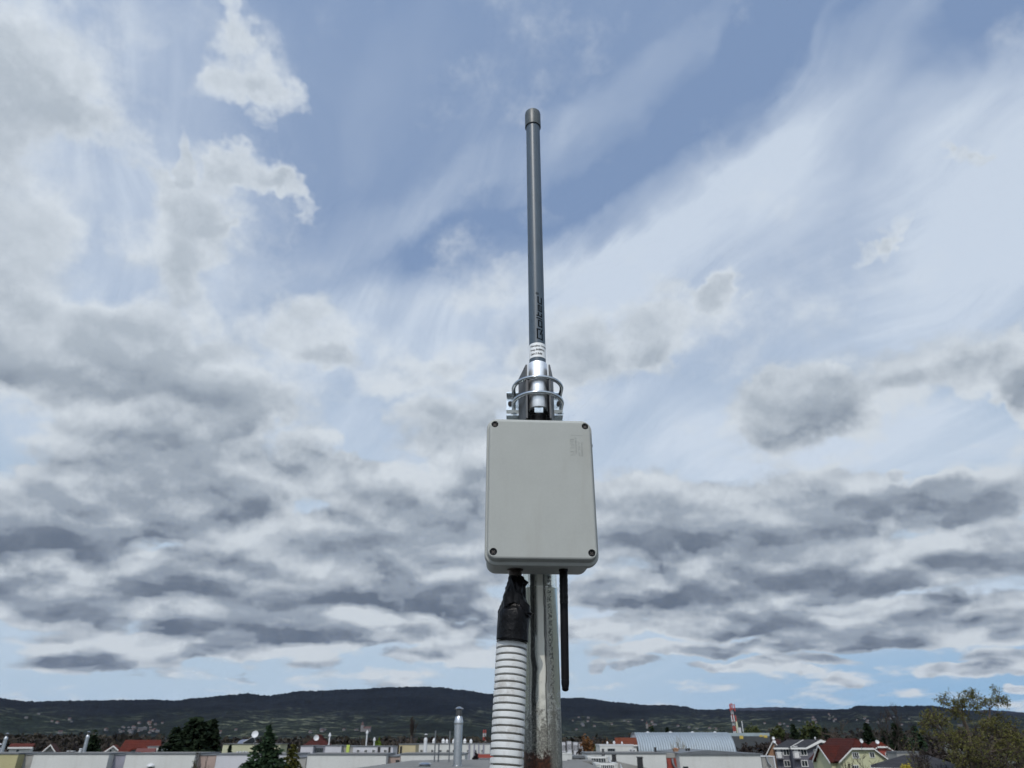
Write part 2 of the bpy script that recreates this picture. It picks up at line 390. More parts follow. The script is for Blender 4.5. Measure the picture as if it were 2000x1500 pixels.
M_box = pm('box_plastic', (.362, .374, .352), .62, var=.035, vscale=22, bump=.00012, bscale=900, spec=.25, fine=.02, dirt=(.30, .295, .26), dirt_amt=.30, dscale=(26, 26, 5))
M_gland = pm('gland_metal', (.10, .085, .075), .4, .8, var=.3, vscale=120)
M_hose = pm('white_hose_plastic', (.58, .59, .58), .55, var=.07, vscale=50, dirt=(.30, .27, .23), dirt_amt=.6, dscale=(60, 60, 60), bump=.0002, bscale=300)

def rel(x, y, z): return Vector((x, y, CAMZ + z))
AX, AY = .0385, .895

# ---- antenna
ant = thing('antenna', 'tall slim grey fibreglass antenna with cap and white sticker above the box', 'antenna', rel(AX, AY, .385))
b = MB(); b.lathe([(.0125, .496 + CAMZ), (.0125, 1.018 + CAMZ)], AX, AY, 56)
tube_o = b.build('tube', M_tube, ant)
b = MB(); b.lathe([(.0127, 0.9945), (.0143, 0.9943), (.0145, 0.9955), (.0145, 1.0265), (.0139, 1.0305), (.0118, 1.0325), (.006, 1.0332)][0:] and
                  [(r, z + CAMZ) for r, z in ((.0127, 0.9945), (.0143, 0.9943), (.0145, 0.9955), (.0145, 1.0265), (.0139, 1.0305), (.0118, 1.0325), (.006, 1.0332))], AX, AY, 56)
b.build('cap', M_cap, ant)
def wrap(u, w, r):
    """u metres round the tube to the right of the side that faces the camera, w height"""
    a = u / r
    return (AX + r*math.sin(a), AY - r*math.cos(a), CAMZ + w)
b = MB()
rs = .01262
nseg = 40
half = 1.62
b.rings([[(AX + rs*math.sin(-half + 2*half*k/nseg), AY - rs*math.cos(-half + 2*half*k/nseg), CAMZ + z) for k in range(nseg + 1)] for z in (.5035, .528)], (False, False), closed=False)
stick = b.build('sticker', M_paper, ant)
b = MB()
for body, zz_, sz_ in (('Fiberglass Antenna', .5225, .0047), ('Freq.:868MHz', .5157, .0047), ('Gain:5.8dBi', .5089, .0047)):
    vv, ff = text_mesh(body, sz_, 0, 'LEFT', .00012)
    i = len(b.v)
    b.v += [Vector(wrap(-.0122 + x*.9, zz_ + y, rs + .00012)) for x, y, _ in vv]
    b.f += [tuple(i + k for k in f) for f in ff]
b.build('sticker_lettering', M_ink, stick, org=ant['org'], weld=False)
# maker's word running up the tube: squared italic strokes
b = MB()
TH = .0021
def stroke(l0, h0, l1, h1, th=TH):
    """a stroke in the word's own plane: l along the word, h across it (0 = foot of the letters)"""
    n_ = max(1, int(math.hypot(l1 - l0, h1 - h0) / .0012))
    dl, dh = l1 - l0, h1 - h0; L = math.hypot(dl, dh); nl, nh = -dh/L*th/2, dl/L*th/2
    el_, eh_ = dl/L*th/2, dh/L*th/2
    rr = []
    for k in range(n_ + 1):
        t = k / n_; l = l0 + dl*t + (el_ if k == n_ else (-el_ if k == 0 else 0)); h = h0 + dh*t + (eh_ if k == n_ else (-eh_ if k == 0 else 0))
        ring_ = []
        for s_ in (-1, 1):
            L2, H2 = l + nl*s_, h + nh*s_
            L2 += H2 * .30                                   # slant
            ring_.append(wrap(.0078 - H2, .5325 + L2, .01250 + .00010))
        rr.append(ring_)
    b.rings(rr, (False, False), closed=False)
l = .001
H1, H2_ = .0078, .0056
for (a0, a1, c0, c1) in ((0, 0, 0, H1), (0, H1, .0165, H1), (.0165, H1, .0165, .0034), (0, 0, .0105, 0), (.0085, .0030, .0185, -.0004)): stroke(l + a0, a1, l + c0, c1)
l += .0222
for (a0, a1, c0, c1) in ((0, 0, 0, H2_), (0, H2_, .0105, H2_), (.0105, H2_, .0105, 0), (.0105, 0, 0, 0)): stroke(l + a0, a1, l + c0, c1)
l += .0143
stroke(l, 0, l, H1); l += .0046
for (a0, a1, c0, c1) in ((0, 0, 0, H1), (0, H2_, .0052, H2_), (0, 0, .0052, 0)): stroke(l + a0, a1, l + c0, c1)
l += .0092
for (a0, a1, c0, c1) in ((0, 0, 0, H2_), (0, H2_, .0105, H2_), (.0105, H2_, .0105, H2_*.5), (.0105, H2_*.5, 0, H2_*.5), (0, 0, .0105, 0)): stroke(l + a0, a1, l + c0, c1, TH*.85)
l += .0145
for (a0, a1, c0, c1) in ((0, 0, 0, H2_), (0, H2_, .0112, H2_), (0, 0, .0112, 0)): stroke(l + a0, a1, l + c0, c1)
l += .0150
rc = .0022
for k in range(14):
    a, a2 = 2*PI*k/14, 2*PI*(k+1)/14
    stroke(l + rc + rc*math.cos(a), H2_ + .0012 + rc*math.sin(a), l + rc + rc*math.cos(a2), H2_ + .0012 + rc*math.sin(a2), .0006)
for (a0, a1, c0, c1) in ((-.0007, -.0010, -.0007, .0010), (-.0007, .0010, .0006, .0010), (.0006, .0010, .0006, 0), (.0006, 0, -.0007, 0), (-.0001, 0, .0008, -.0010)):
    stroke(l + rc + a0, H2_ + .0012 + a1, l + rc + c0, H2_ + .0012 + c1, .0005)
b.build('printed_lettering', M_print, tube_o, org=ant['org'], weld=False)
b = MB(); b.lathe([(r, z + CAMZ) for r, z in ((.0125, .4215), (.0138, .4213), (.0142, .4222), (.0142, .4950), (.0138, .4962), (.0125, .4964))], AX, AY, 56)
b.build('collar', M_alu, ant)
b = MB(); b.lathe([(r, z + CAMZ) for r, z in ((.009, .4125), (.0120, .4125), (.0124, .414), (.0124, .4208), (.0118, .4215))], AX, AY, 6)
b.build('hex_nut', M_zinc, ant)
b = MB(); pr = [(.0085, .384)]
for k in range(14): pr += [(.0113, .3855 + k*.0019), (.0113, .3861 + k*.0019), (.0104, .3866 + k*.0019), (.0104, .3870 + k*.0019)]
pr.append((.0090, .4124))
b.lathe([(r, z + CAMZ) for r, z in pr], AX, AY, 40)
b.build('threaded_connector', M_thread, ant)

# ---- clamp that holds it
clamp = thing('mast_clamp', 'zinc plated clamp with two round U bolts behind the top of the box', 'clamp', rel(AX, .94, .44))
def ubolt(z, name='u_bolt'):
    b = MB(); r = .0362; yc = .9165; p = []
    p.append((AX - r + .001, 1.012, CAMZ + z))
    p.append((AX - r + .001, .95, CAMZ + z))
    for k in range(25):
        a = PI - PI * k / 24
        p.append((AX + r*math.cos(a), yc - .0395*math.sin(a), CAMZ + z))
    p.append((AX + r - .001, .95, CAMZ + z)); p.append((AX + r - .001, 1.012, CAMZ + z))
    b.tube(p, .0030, 14)
    return b.build(name, M_rod, clamp)
ubolt(.4665); ubolt(.4415)
b = MB()
for sgn, f0, f1_ in ((-1, .0160, .0262), (1, .0152, .0225)):
    x0, x1 = AX + sgn*f0, AX + sgn*f1_; t = .0024 * sgn
    for (a, bb) in (((x0, .880), (x1, .926)),):
        q = [(a[0], a[1]), (bb[0], bb[1]), (bb[0] + t, bb[1]), (a[0] + t, a[1])]
        b.rings([[(x, y, CAMZ + z) for x, y in q] for z in (.402, .4885)])
b.box(AX - .0262, AX + .0225, .9262, .9290, CAMZ + .400, CAMZ + .4885)
b.build('channel_jaw', M_jaw, clamp)
for z0, z1 in ((.4385, .4690), (.400, .4315)):
    b = MB()
    x0, x1 = AX - .0470, AX + .0385
    b.box(x0, x1, .9420, .9442, CAMZ + z0, CAMZ + z1)
    b.box(x0, x1, .9310, .9419, CAMZ + z1 - .0022, CAMZ + z1)
    b.box(x0, x1, .9310, .9419, CAMZ + z0, CAMZ + z0 + .0022)
    sp = b.build('saddle_plate', M_zinc, clamp)
    for sgn in (-1, 1):
        b = MB()
        b.tube([(AX + (-.0410 if sgn < 0 else .0335), .9392, CAMZ + (z0+z1)/2), (AX + (-.0410 if sgn < 0 else .0335), .9418, CAMZ + (z0+z1)/2)], .0036, 18)
        b.build('bolt_hole_ring', M_thread, sp, org=clamp['org'])
for sgn in (-1, 1):
    for z in (.4665, .4415):
        b = MB(); b.tube([(AX + sgn*.0352, .9446, CAMZ + z), (AX + sgn*.0352, .9496, CAMZ + z)], .0055, 6)
        b.build('nut', M_zinc, clamp)
# rear half of the clamp, round the pole
b = MB()
b.box(AX - .0485, AX + .0455, 1.0000, 1.0022, CAMZ + .425, CAMZ + .455)
b.build('rear_plate', M_zinc, clamp)

# ---- junction box
BX = thing('junction_box', 'light grey plastic junction box with four black corner screws and moulded writing', 'junction box', rel(.0385, .8515, .2905), R(3.3), local=True)
PW, PH = .1380, .189          # raised panel of the lid
b = MB()
lv = [(PW - .0060, PH - .0060, .0080, 0), (PW - .0030, PH - .0030, .0090, .0003), (PW - .0010, PH - .0010, .0100, .0012), (PW, PH, .0105, .0028), (PW + .0010, PH + .0012, .0110, .0085),
      (PW + .0020, PH + .0030, .0118, .0098), (PW + .0050, PH + .0090, .0135, .0102), (PW + .0062, PH + .0110, .0142, .0112), (PW + .0067, PH + .0118, .0145, .0130), (PW + .0067, PH + .0118, .0145, .0205), (PW + .0060, PH + .0110, .0142, .0215)]
b.rings([rrect(w, h, r, y, 9) for w, h, r, y in lv])
lid = b.build('lid', M_box, BX, org=(0, 0, 0), sharp=40)
# screw wells cut into the lid
b = MB(); wells = []
for sx_ in (-1, 1):
    for sz_ in (-1, 1):
        wells.append((sx_*(PW/2 - .0072), sz_*(PH/2 - (.0070 if sz_ > 0 else .0088))))
for x, z in wells: b.tube([(x, -.002, z), (x, .0062, z)], .0047, 28)
cut = b.build('well', M_box, None, org=(0, 0, 0))
cut.location = BX.location; cut.rotation_euler = BX.rotation_euler
md = lid.modifiers.new('wells', 'BOOLEAN'); md.operation = 'DIFFERENCE'; md.object = cut; md.solver = 'EXACT'
dg = bpy.context.evaluated_depsgraph_get(); dg.update()
me2 = bpy.data.meshes.new_from_object(lid.evaluated_get(dg))
lid.modifiers.clear(); lid.data = me2
for p in me2.polygons:
    if p.normal.y < -.9995 or p.area > .002: p.use_smooth = False
bpy.data.objects.remove(cut)
if len(me2.materials) == 0: me2.materials.append(M_box)
for x, z in wells:
    b = MB()
    b.tube([(x, .0060, z), (x, .0030, z), (x, .0026, z)], [.00455, .00455, .0040], 28)
    sc_ = b.build('corner_screw', M_thread, BX, org=(0, 0, 0))
    b = MB()
    for a in (PI/4, 3*PI/4):
        Mx = Matrix.Translation((x, 0, z)) @ Matrix.Rotation(a, 4, 'Y')
        b.box(-.0026, .0026, .00215, .0025, -.00045, .00045, Mx)
    b.build('cross_slot', M_gland, sc_, org=(0, 0, 0))
b = MB()
b.rings([rrect(PW + .0015, PH + .0030, .0130, y, 8) for y in (.0216, .0218)] + [rrect(PW - .0005, PH + .0010, .0130, .0850, 8), rrect(PW - .0045, PH - .0030, .0120, .0880, 8)])
b.build('base', M_box, BX, org=(0, 0, 0))
# moulded writing: reads upwards
b = MB()
def emb(vv, ff, x0, z0, h=.00030):
    i = len(b.v); m_ = len(vv)
    front_ = [Vector((x0 - y, -h, z0 + x)) for x, y, _ in vv]; back_ = [Vector((x0 - y, .0003, z0 + x)) for x, y, _ in vv]
    b.v += front_ + back_
    edges_ = {}
    for f in ff:
        b.f.append(tuple(i + k for k in f))
        for k in range(len(f)):
            e = (f[k], f[(k+1) % len(f)])
            edges_[e] = edges_.get(e, 0) + 1
    for (p, q) in edges_:
        if (q, p) not in edges_: b.f.append((i + q, i + p, i + m_ + p, i + m_ + q))
def bars(segs):
    vv, ff = [], []
    for (x0, y0, x1, y1) in segs:
        i = len(vv); vv += [(x0, y0, 0), (x1, y0, 0), (x1, y1, 0), (x0, y1, 0)]; ff.append((i, i+1, i+2, i+3))
    return vv, ff
U, T_ = .0052, .0011       # letter height, stroke
def L_(ch):
    w = .0040
    d = {'S': [(0,0,w,T_), (w-T_,T_,w,U/2), (0,U/2-T_/2,w-T_,U/2+T_/2), (0,U/2+T_/2,T_,U), (T_,U-T_,w,U)],
         'C': [(0,0,w,T_), (0,T_,T_,U-T_), (0,U-T_,w,U)],
         'A': [(0,0,T_,U-T_), (0,U-T_,w,U), (w-T_,0,w,U-T_), (T_,U*.38,w-T_,U*.38+T_*.8)],
         'E': [(0,0,w,T_), (0,T_,T_,U-T_), (0,U-T_,w,U), (T_,U/2-T_/2,w-.0004,U/2+T_/2)]}
    return d.get(ch), w
xx = 0.
segs = []
polyM = None
for ch in 'SCAME':
    if ch == 'M':
        mw = .0056
        emb(*bars([(xx, 0, xx + T_, U), (xx + mw - T_, 0, xx + mw, U)]), .0455, .0450)
        vv = [(xx + T_, U, 0), (xx + T_*.2, U, 0), (xx + mw/2 - .0006, U*.25, 0), (xx + mw/2 + .0006, U*.25, 0), (xx + mw - T_*.2, U, 0), (xx + mw - T_, U, 0), (xx + mw/2, U*.55, 0)]
        emb(vv, [(1, 2, 6, 0), (2, 3, 6), (3, 4, 5, 6)], .0455, .0450)
        xx += mw + .0012; continue
    sg, w = L_(ch)
    emb(*bars([(xx + a, c, xx + e, g) for a, c, e, g in sg]), .0455, .0450); xx += w + .0012
rs_ = random.Random(4)
for (x0, l0, l1) in ((.0492, -.0005, .0262), (.0531, -.0005, .0190), (.0570, -.0005, .0190)):
    t = l0; segs = []
    while t < l1:
        w = rs_.uniform(.0007, .0013)
        if rs_.random() > .16: segs.append((t, 0 if rs_.random() > .3 else .0008, t + w*.55, .0022))
        if rs_.random() > .4: segs.append((t + w*.55, rs_.choice((0, .0009, .0017)), t + w*1.1, rs_.choice((.0005, .0014, .0022)) + .0004))
        t += w + .0007
    segs = [s_ for s_ in segs if s_[3] > s_[1]]
    emb(*bars(segs), x0, .0445, .00026)
emb(*bars([(.0285, -.0120, .0288, .0035)]), .0455, .0450, .00015)
b.build('moulded_lettering', M_box, lid, org=(0, 0, 0), weld=False)
b = MB()
b.rings([[(.0285 + r*math.cos(2*PI*k/40), y, -.0745 + r*math.sin(2*PI*k/40)) for k in range(40)] for r, y in ((.0062, .0002), (.0061, -.00003), (.0059, -.00003), (.0058, .0002))], (False, False))
b.build('mould_mark', M_box, lid, org=(0, 0, 0))
b = MB(); b.tube([(PW/2 + .0028, .0165, .0655), (PW/2 + .0043, .0165, .0655)], .0022, 12)
b.build('side_clip', M_thread, BX, org=(0, 0, 0))

# ---- pole
def pole_mat():
    m = bpy.data.materials.new('weathered_galvanised_steel'); m.use_nodes = True
    t = m.node_tree; q = Nd(t); bs = t.nodes['Principled BSDF']
    co = q.new('ShaderNodeTexCoord').outputs['Object']
    x, y, z = q.sep(co)
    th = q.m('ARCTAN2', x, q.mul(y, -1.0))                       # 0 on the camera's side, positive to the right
    cyl = q.comb(q.mul(th, 1.0), q.mul(z, 1.0), 0)
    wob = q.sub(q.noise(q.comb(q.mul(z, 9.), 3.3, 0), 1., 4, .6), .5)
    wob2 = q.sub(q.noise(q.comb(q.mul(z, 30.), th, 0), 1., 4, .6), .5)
    streak = q.noise(q.comb(q.mul(th, 2.3), q.mul(z, 1.3), 0), 1., 6, .62)
    fine = q.noise(q.comb(q.mul(th, 22.), q.mul(z, 160.), 0), 1., 5, .65)
    spang = q.noise(q.comb(q.mul(th, 9.), q.mul(z, 26.), 0), 1., 5, .7)
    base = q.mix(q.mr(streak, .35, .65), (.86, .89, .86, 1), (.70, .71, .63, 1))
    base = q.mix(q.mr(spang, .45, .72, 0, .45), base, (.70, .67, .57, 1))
    spot = q.noise(q.comb(q.mul(th, 7.), q.mul(z, 290.), 0), 1., 4, .65)
    spot2 = q.noise(q.comb(q.mul(th, 17.), q.mul(z, 700.), 4.), 1., 3, .6)
    big = q.noise(q.comb(q.mul(th, 2.2), q.mul(z, 60.), 2.), 1., 4, .6)
    shine_band = q.mr(q.m('ABSOLUTE', q.add(q.sub(th, .0), q.mul(wob, .25))), .30, .10)  # bright vertical highlight painted into the base colour
    base = q.mix(q.mul(shine_band, .85), base, (.93, .91, .80, 1))
    # long dark streaks: stain, and a dark reflection painted into the widest
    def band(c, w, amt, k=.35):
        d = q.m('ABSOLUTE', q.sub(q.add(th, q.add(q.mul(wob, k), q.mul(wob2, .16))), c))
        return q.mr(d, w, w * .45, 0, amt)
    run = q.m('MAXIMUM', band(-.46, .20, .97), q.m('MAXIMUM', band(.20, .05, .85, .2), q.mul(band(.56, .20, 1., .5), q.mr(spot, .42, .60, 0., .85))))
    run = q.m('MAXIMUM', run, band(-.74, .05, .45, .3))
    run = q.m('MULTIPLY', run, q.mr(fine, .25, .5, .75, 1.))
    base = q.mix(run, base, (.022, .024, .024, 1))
    # specks
    spk = q.mr(q.noise(q.comb(q.mul(th, 24.), q.mul(z, 620.), 0), 1., 2, .5), .70, .76)
    lowz = q.mr(z, .16, .02)
    base = q.mix(q.mul(spk, q.add(.35, q.mul(lowz, .5))), base, (.03, .03, .028, 1))
    # dull, corroded lower part and rust at the foot
    dull = q.mr(q.add(z, q.add(q.mul(q.sub(big, .5), .16), q.mul(q.sub(spot, .5), .07))), .055, .0)
    dullc = q.mix(q.mr(q.add(q.mul(spot, .5), q.mul(spot2, .5)), .42, .62), (.026, .022, .017, 1), (.25, .25, .21, 1))
    base = q.mix(q.mul(dull, .85), base, dullc)
    rust = q.mul(q.mr(q.add(z, q.add(q.mul(q.sub(big, .5), .03), q.mul(q.sub(spot, .5), .03))), -.012, -.022), q.mr(q.add(th, q.mul(wob2, .4)), .62, .30))
    rustc = q.mix(q.mr(spot, .35, .65), (.016, .007, .004, 1), (.075, .024, .010, 1))
    base = q.mix(rust, base, rustc)
    q.put(bs.inputs['Base Color'], base)
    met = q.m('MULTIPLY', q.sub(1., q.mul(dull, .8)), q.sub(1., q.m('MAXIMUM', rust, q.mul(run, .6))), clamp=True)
    q.put(bs.inputs['Metallic'], q.mul(met, q.sub(.93, q.mul(shine_band, .72))))
    q.put(bs.inputs['Roughness'], q.m('ADD', q.mul(dull, .35), q.mr(streak, .3, .7, .10, .24), clamp=True))
    bn = q.new('ShaderNodeBump'); bn.inputs['Distance'].default_value = .0005
    q.put(bn.inputs['Height'], q.add(q.mul(streak, .8), q.mul(fine, q.add(.12, q.mul(dull, .8))))); q.put(bs.inputs['Normal'], bn.outputs[0])
    return m
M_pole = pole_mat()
PX, PY = .0385, .968
pole = thing('steel_pole', 'galvanised steel pole with dark streaks and rust carrying the grey box', 'pole', rel(PX, PY, 0))
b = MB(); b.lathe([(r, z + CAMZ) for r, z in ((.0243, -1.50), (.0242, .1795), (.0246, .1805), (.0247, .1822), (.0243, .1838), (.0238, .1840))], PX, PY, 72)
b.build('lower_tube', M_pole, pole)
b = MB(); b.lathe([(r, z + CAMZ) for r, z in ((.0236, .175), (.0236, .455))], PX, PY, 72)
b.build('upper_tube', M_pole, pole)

# ---- corrugated hose
def hose_axis(z):
    t = (z + .03) / .14
    t = max(-3.5, min(1.2, t))
    return Vector((-.0062 + .0062*t, .8905 + .0110*t + .0050*t*abs(t), CAMZ + z))
hose = thing('corrugated_conduit', 'white ribbed plastic hose taped black under the box left of the pole', 'cable conduit', hose_axis(-.9) * 1, 0)
b = MB(); rr = []
pitch = .0078; z = .1105; seg = 48
def hose_ring(z, r):
    c = hose_axis(z); t = (hose_axis(z + .004) - hose_axis(z - .004)).normalized()
    # rings sit a little askew, as a bent hose's do
    t = (t + Vector((.012, 0, 0))).normalized()
    u = Vector((1, 0, 0)); u = (u - t*u.dot(t)).normalized(); w = t.cross(u)
    return [c + (u*math.cos(2*PI*k/seg) + w*math.sin(2*PI*k/seg))*r for k in range(seg)]
while z > -.9:
    for dz, r in ((0, .0145), (-.0001, .0188), (-.0004, .0193), (-.0028, .01945), (-.0055, .0193), (-.0059, .0188), (-.0060, .0145), (-.0068, .0142)):
        rr.append(hose_ring(z + dz, r))
    z -= pitch
b.rings(rr)
b.build('ribbed_hose', M_hose, hose, sharp=22)
b = MB(); b.rings([hose_ring(.108 - .012*k, .0156) for k in range(84)])
b.build('inner_hose', pm('groove_grime_and_shade', (.27, .25, .22), .8, var=.3, vscale=60), hose)  # darker than the ribs: grime plus groove shade put into the colour
# black tape cone
b = MB(); rr = []
prof = [(.186, .0085, .0042, .905), (.182, .0098, .0048, .905), (.176, .0112, .0055, .904), (.168, .0126, .0044, .904), (.160, .0140, .0032, .903), (.152, .0156, .0026, .902), (.145, .0176, .0024, .901), (.141, .0196, .0026, .9005), (.136, .0202, .0022, .900), (.128, .0200, .0016, .899), (.120, .0198, .0010, .8985), (.112, .0198, .0006, .898), (.107, .0199, .0004, .8978), (.1055, .0194, .0003, .8977)]
fine_prof = []
for a, c in zip(prof[:-1], prof[1:]):
    for k in range(4): fine_prof.append(tuple(a[i] + (c[i] - a[i])*k/4 for i in range(4)))
fine_prof.append(prof[-1])
for (z, r, x, y) in fine_prof:
    ring_ = []
    crk = min(1., max(0., (z - .125)/.02))
    for k in range(64):
        a = 2*PI*k/64; dx, dy = math.cos(a), math.sin(a)
        w1 = mnoise.noise(Vector((dx*2.2, dy*2.2, z*85)))*.0016*crk + abs(mnoise.noise(Vector((dx*5 + z*160, dy*5, z*60))))*.0022*crk + mnoise.noise(Vector((dx*3, dy*3, z*40 + 5)))*.0005
        flap = .0052*max(0, math.cos(a + .35))**9*max(0, 1 - abs(z - .1385)/.0035) + .0055*max(0, math.cos(a + .3))**7*max(0, 1 - abs(z - .1775)/.0050)
        ring_.append((x + dx*(r + w1 + flap), y + dy*(r + w1 + flap*.5), CAMZ + z + .0012*mnoise.noise(Vector((dx*1.5, dy*1.5, z*20)))*crk - .10*dx*r*.9*max(0., 1 - crk)))
    rr.append(ring_)
b.rings(rr)
b.build('tape_wrap', M_tape, hose, sharp=35)
b = MB()
for k, (a0, z0, ln) in enumerate(((-2.5, .150, .028), (-1.15, .147, .026), (-1.9, .160, .024))):
    rr = []
    for j in range(9):
        t = j / 8; a = a0 + (.9 if k != 1 else .75)*t; zc = z0 - .008*t*(1 if k != 0 else -1); r = .0188 + .0035*math.sin(t*2.6)*(.6 if k else 1) - (zc - .145)*.28
        rr.append([(.0026 + math.cos(a)*r, .901 + math.sin(a)*r, CAMZ + zc + s_) for s_ in (-ln*.28, 0, ln*.28)])
    b.rings(rr, (False, False), closed=False)
tp = b.build('loose_tape_end', M_tape, hose, sharp=60)
sm = tp.modifiers.new('thickness', 'SOLIDIFY'); sm.thickness = .0004
b = MB(); pr = [(.0075, .180)]
for k in range(5): pr += [(.0086, .1815 + k*.0022), (.0086, .1825 + k*.0022), (.0078, .183 + k*.0022), (.0078, .1836 + k*.0022)]
pr += [(.0105, .1930), (.0105, .1972), (.0075, .1974)]
b.lathe([(r, z + CAMZ) for r, z in pr], .0043, .905, 36)
b.build('cable_gland', M_gland, hose)

# ---- small black stub aerial under the box
stub = thing('stub_antenna', 'thin black rubber stub antenna hanging under the box right of the pole', 'antenna', rel(.0665, .905, .05))
def stub_axis(z): return .0648 + (z - .05)*.018
b = MB(); rr = []
zs = [.0525, .0528, .0575, .0600, .0618, .0622, .0628, .0632] + [.07 + k*.004 for k in range(22)]
rd = [.0030, .0040, .0048, .0049, .0049, .0046, .0046, .0049] + [.0049 + k*.000012 for k in range(22)]
for z, r in zip(zs, rd): rr.append([(stub_axis(z) + r*math.cos(2*PI*k/28), .905 + r*math.sin(2*PI*k/28), CAMZ + z) for k in range(28)])
b.rings(rr)
b.build('rod', M_black, stub)
b = MB(); b.tube([(stub_axis(.0490), .905, CAMZ + .0490), (stub_axis(.0497), .905, CAMZ + .0497), (stub_axis(.051), .905, CAMZ + .051), (stub_axis(.0524), .905, CAMZ + .0524)], [.0012, .0030, .0040, .0043], 24)
b.build('tip', M_black, stub)
b = MB(); rr = []
for j in range(46):
    z = .1520 + j*.001; r = .00545 + .00012*math.sin(j*.9) + .0003*mnoise.noise(Vector((j*.35, 0, 7))) + (.0006 if j > 40 else 0)
    rr.append([(stub_axis(z) + (r + .0003*mnoise.noise(Vector((math.cos(2*PI*k/28)*2, math.sin(2*PI*k/28)*2, z*250))))*math.cos(2*PI*k/28), .905 + r*math.sin(2*PI*k/28), CAMZ + z) for k in range(28)])
b.rings(rr)
b.build('tape_wrap', M_tape, stub)
# ================================================================== the town and hills behind
M_white = pm('white_render', (.50, .505, .485), .85, var=.05, vscale=.8, fine=.05, dirt=(.40, .39, .36), dirt_amt=.5, dscale=(1.3, 1.3, .25))
M_white2 = pm('cool_white_render', (.46, .46, .485), .85, var=.05, vscale=.8, fine=.05, dirt=(.40, .40, .40), dirt_amt=.3, dscale=(1.3, 1.3, .25))
M_cream = pm('cream_render', (.42, .42, .29), .85, var=.07, vscale=.9, fine=.06, dirt=(.36, .35, .25), dirt_amt=.4, dscale=(1.2, 1.2, .3))
M_yellow = pm('yellow_render', (.36, .33, .18), .85, var=.06, vscale=.9, fine=.06)
M_tan = pm('tan_render', (.42, .36, .22), .85, var=.06, vscale=.9)
M_recess = pm('grey_brown_render_and_shade', (.26, .255, .24), .85, var=.12, vscale=.9)
M_recess2 = pm('slate_render_and_shade', (.22, .22, .26), .85, var=.12, vscale=.9)
M_pink = pm('brown_pink_render', (.30, .23, .20), .85, var=.12, vscale=.9)
M_redwall = pm('red_render', (.27, .055, .04), .8, var=.12, vscale=.9)
M_brick = pm('brick', (.30, .17, .10), .85, var=.2, vscale=2.)
M_slatewall = pm('dark_grey_cladding', (.105, .105, .125), .75, var=.1, vscale=1.2)
M_coping = pm('grey_coping_sheet', (.13, .14, .15), .45, .3, var=.15, vscale=1.5)
M_roofgrey = pm('grey_roof_felt', (.16, .158, .148), .9, var=.14, vscale=.7, fine=.08, dirt=(.16, .155, .14), dirt_amt=.6, dscale=(.6, .6, .6))
M_bitumen = pm('dark_bitumen', (.07, .07, .068), .9, var=.2, vscale=1.)
M_glass = pm('dark_window_glass', (.018, .024, .028), .12, var=0, spec=.6)
M_frame = pm('white_window_frame', (.62, .62, .60), .5, var=.03)
M_dark = pm('dark_opening', (.018, .017, .016), .8, var=.1)
M_blackpaint = pm('black_chimney_render', (.016, .016, .018), .7, var=.15, vscale=2)
M_flue = pm('stainless_flue', (.50, .51, .52), .27, 1.0, var=.06, vscale=6)
M_fluedark = pm('sooty_steel', (.10, .10, .10), .45, .8, var=.1)
M_whitemetal = pm('white_painted_metal', (.55, .56, .57), .4, var=.04)
M_lime = pm('lime_panel', (.42, .52, .10), .7, var=.08)
def tiles(name, c1, c2, pitch=.33):
    m = bpy.data.materials.new(name); m.use_nodes = True
    t = m.node_tree; q = Nd(t); bs = t.nodes['Principled BSDF']
    co = q.new('ShaderNodeTexCoord').outputs['Object']
    x, y, z = q.sep(co)
    nz = q.noise(co, 1.2, 5, .65)
    nf = q.noise(co, 7., 3, .6)
    c = q.mix(q.mr(q.add(q.mul(nz, .6), q.mul(nf, .4)), .35, .65), (*c1, 1), (*c2, 1))
    row = q.m('PINGPONG', z, pitch * .5)
    q.put(bs.inputs['Base Color'], c); bs.inputs['Roughness'].default_value = .85; bs.inputs['Specular IOR Level'].default_value = .15
    bn = q.new('ShaderNodeBump'); bn.inputs['Distance'].default_value = .06
    q.put(bn.inputs['Height'], q.add(q.mul(row, 3.), q.mul(nf, .5))); q.put(bs.inputs['Normal'], bn.outputs[0])
    return m
M_redtile = tiles('red_roof_tiles', (.066, .013, .009), (.040, .011, .008))
M_orange = tiles('orange_roof_tiles', (.105, .019, .010), (.068, .014, .008))
M_brownred = tiles('brown_red_roof_tiles', (.06, .016, .012), (.04, .013, .01))
M_darktile = tiles('dark_grey_roof_tiles', (.045, .045, .05), (.03, .03, .034))

def X(px, py, D): return at(px, py, D).x
def Z(py, D, px=1000): return at(px, py, D).z
def frustum_box(mb, x0, x1, y0, y1, z0, z1): return mb.box(x0, x1, y0, y1, z0, z1)

def window(parent, x0, x1, z0, z1, y, panes=2, fr=M_frame, depth=.12, name='window'):
    """a frame proud of the wall at y, glass set back in it"""
    t = max(.02, min(.12, (x1 - x0) * .09, (z1 - z0) * .11))
    b = MB()
    b.box(x0, x1, y - .05, y + .05, z0, z0 + t).box(x0, x1, y - .05, y + .05, z1 - t, z1)
    b.box(x0, x0 + t, y - .048, y + .05, z0 + t, z1 - t).box(x1 - t, x1, y - .048, y + .05, z0 + t, z1 - t)
    for k in range(1, panes):
        xm = x0 + (x1 - x0) * k / panes
        b.box(xm - t*.35, xm + t*.35, y - .046, y + .05, z0 + t, z1 - t)
    w = b.build(name, fr, parent, smooth=False)
    b = MB(); b.box(x0 + t*.9, x1 - t*.9, y - .012, y - .004, z0 + t*.9, z1 - t*.9)
    b.build('pane', M_glass, w, org=parent['org'], smooth=False)
    return w

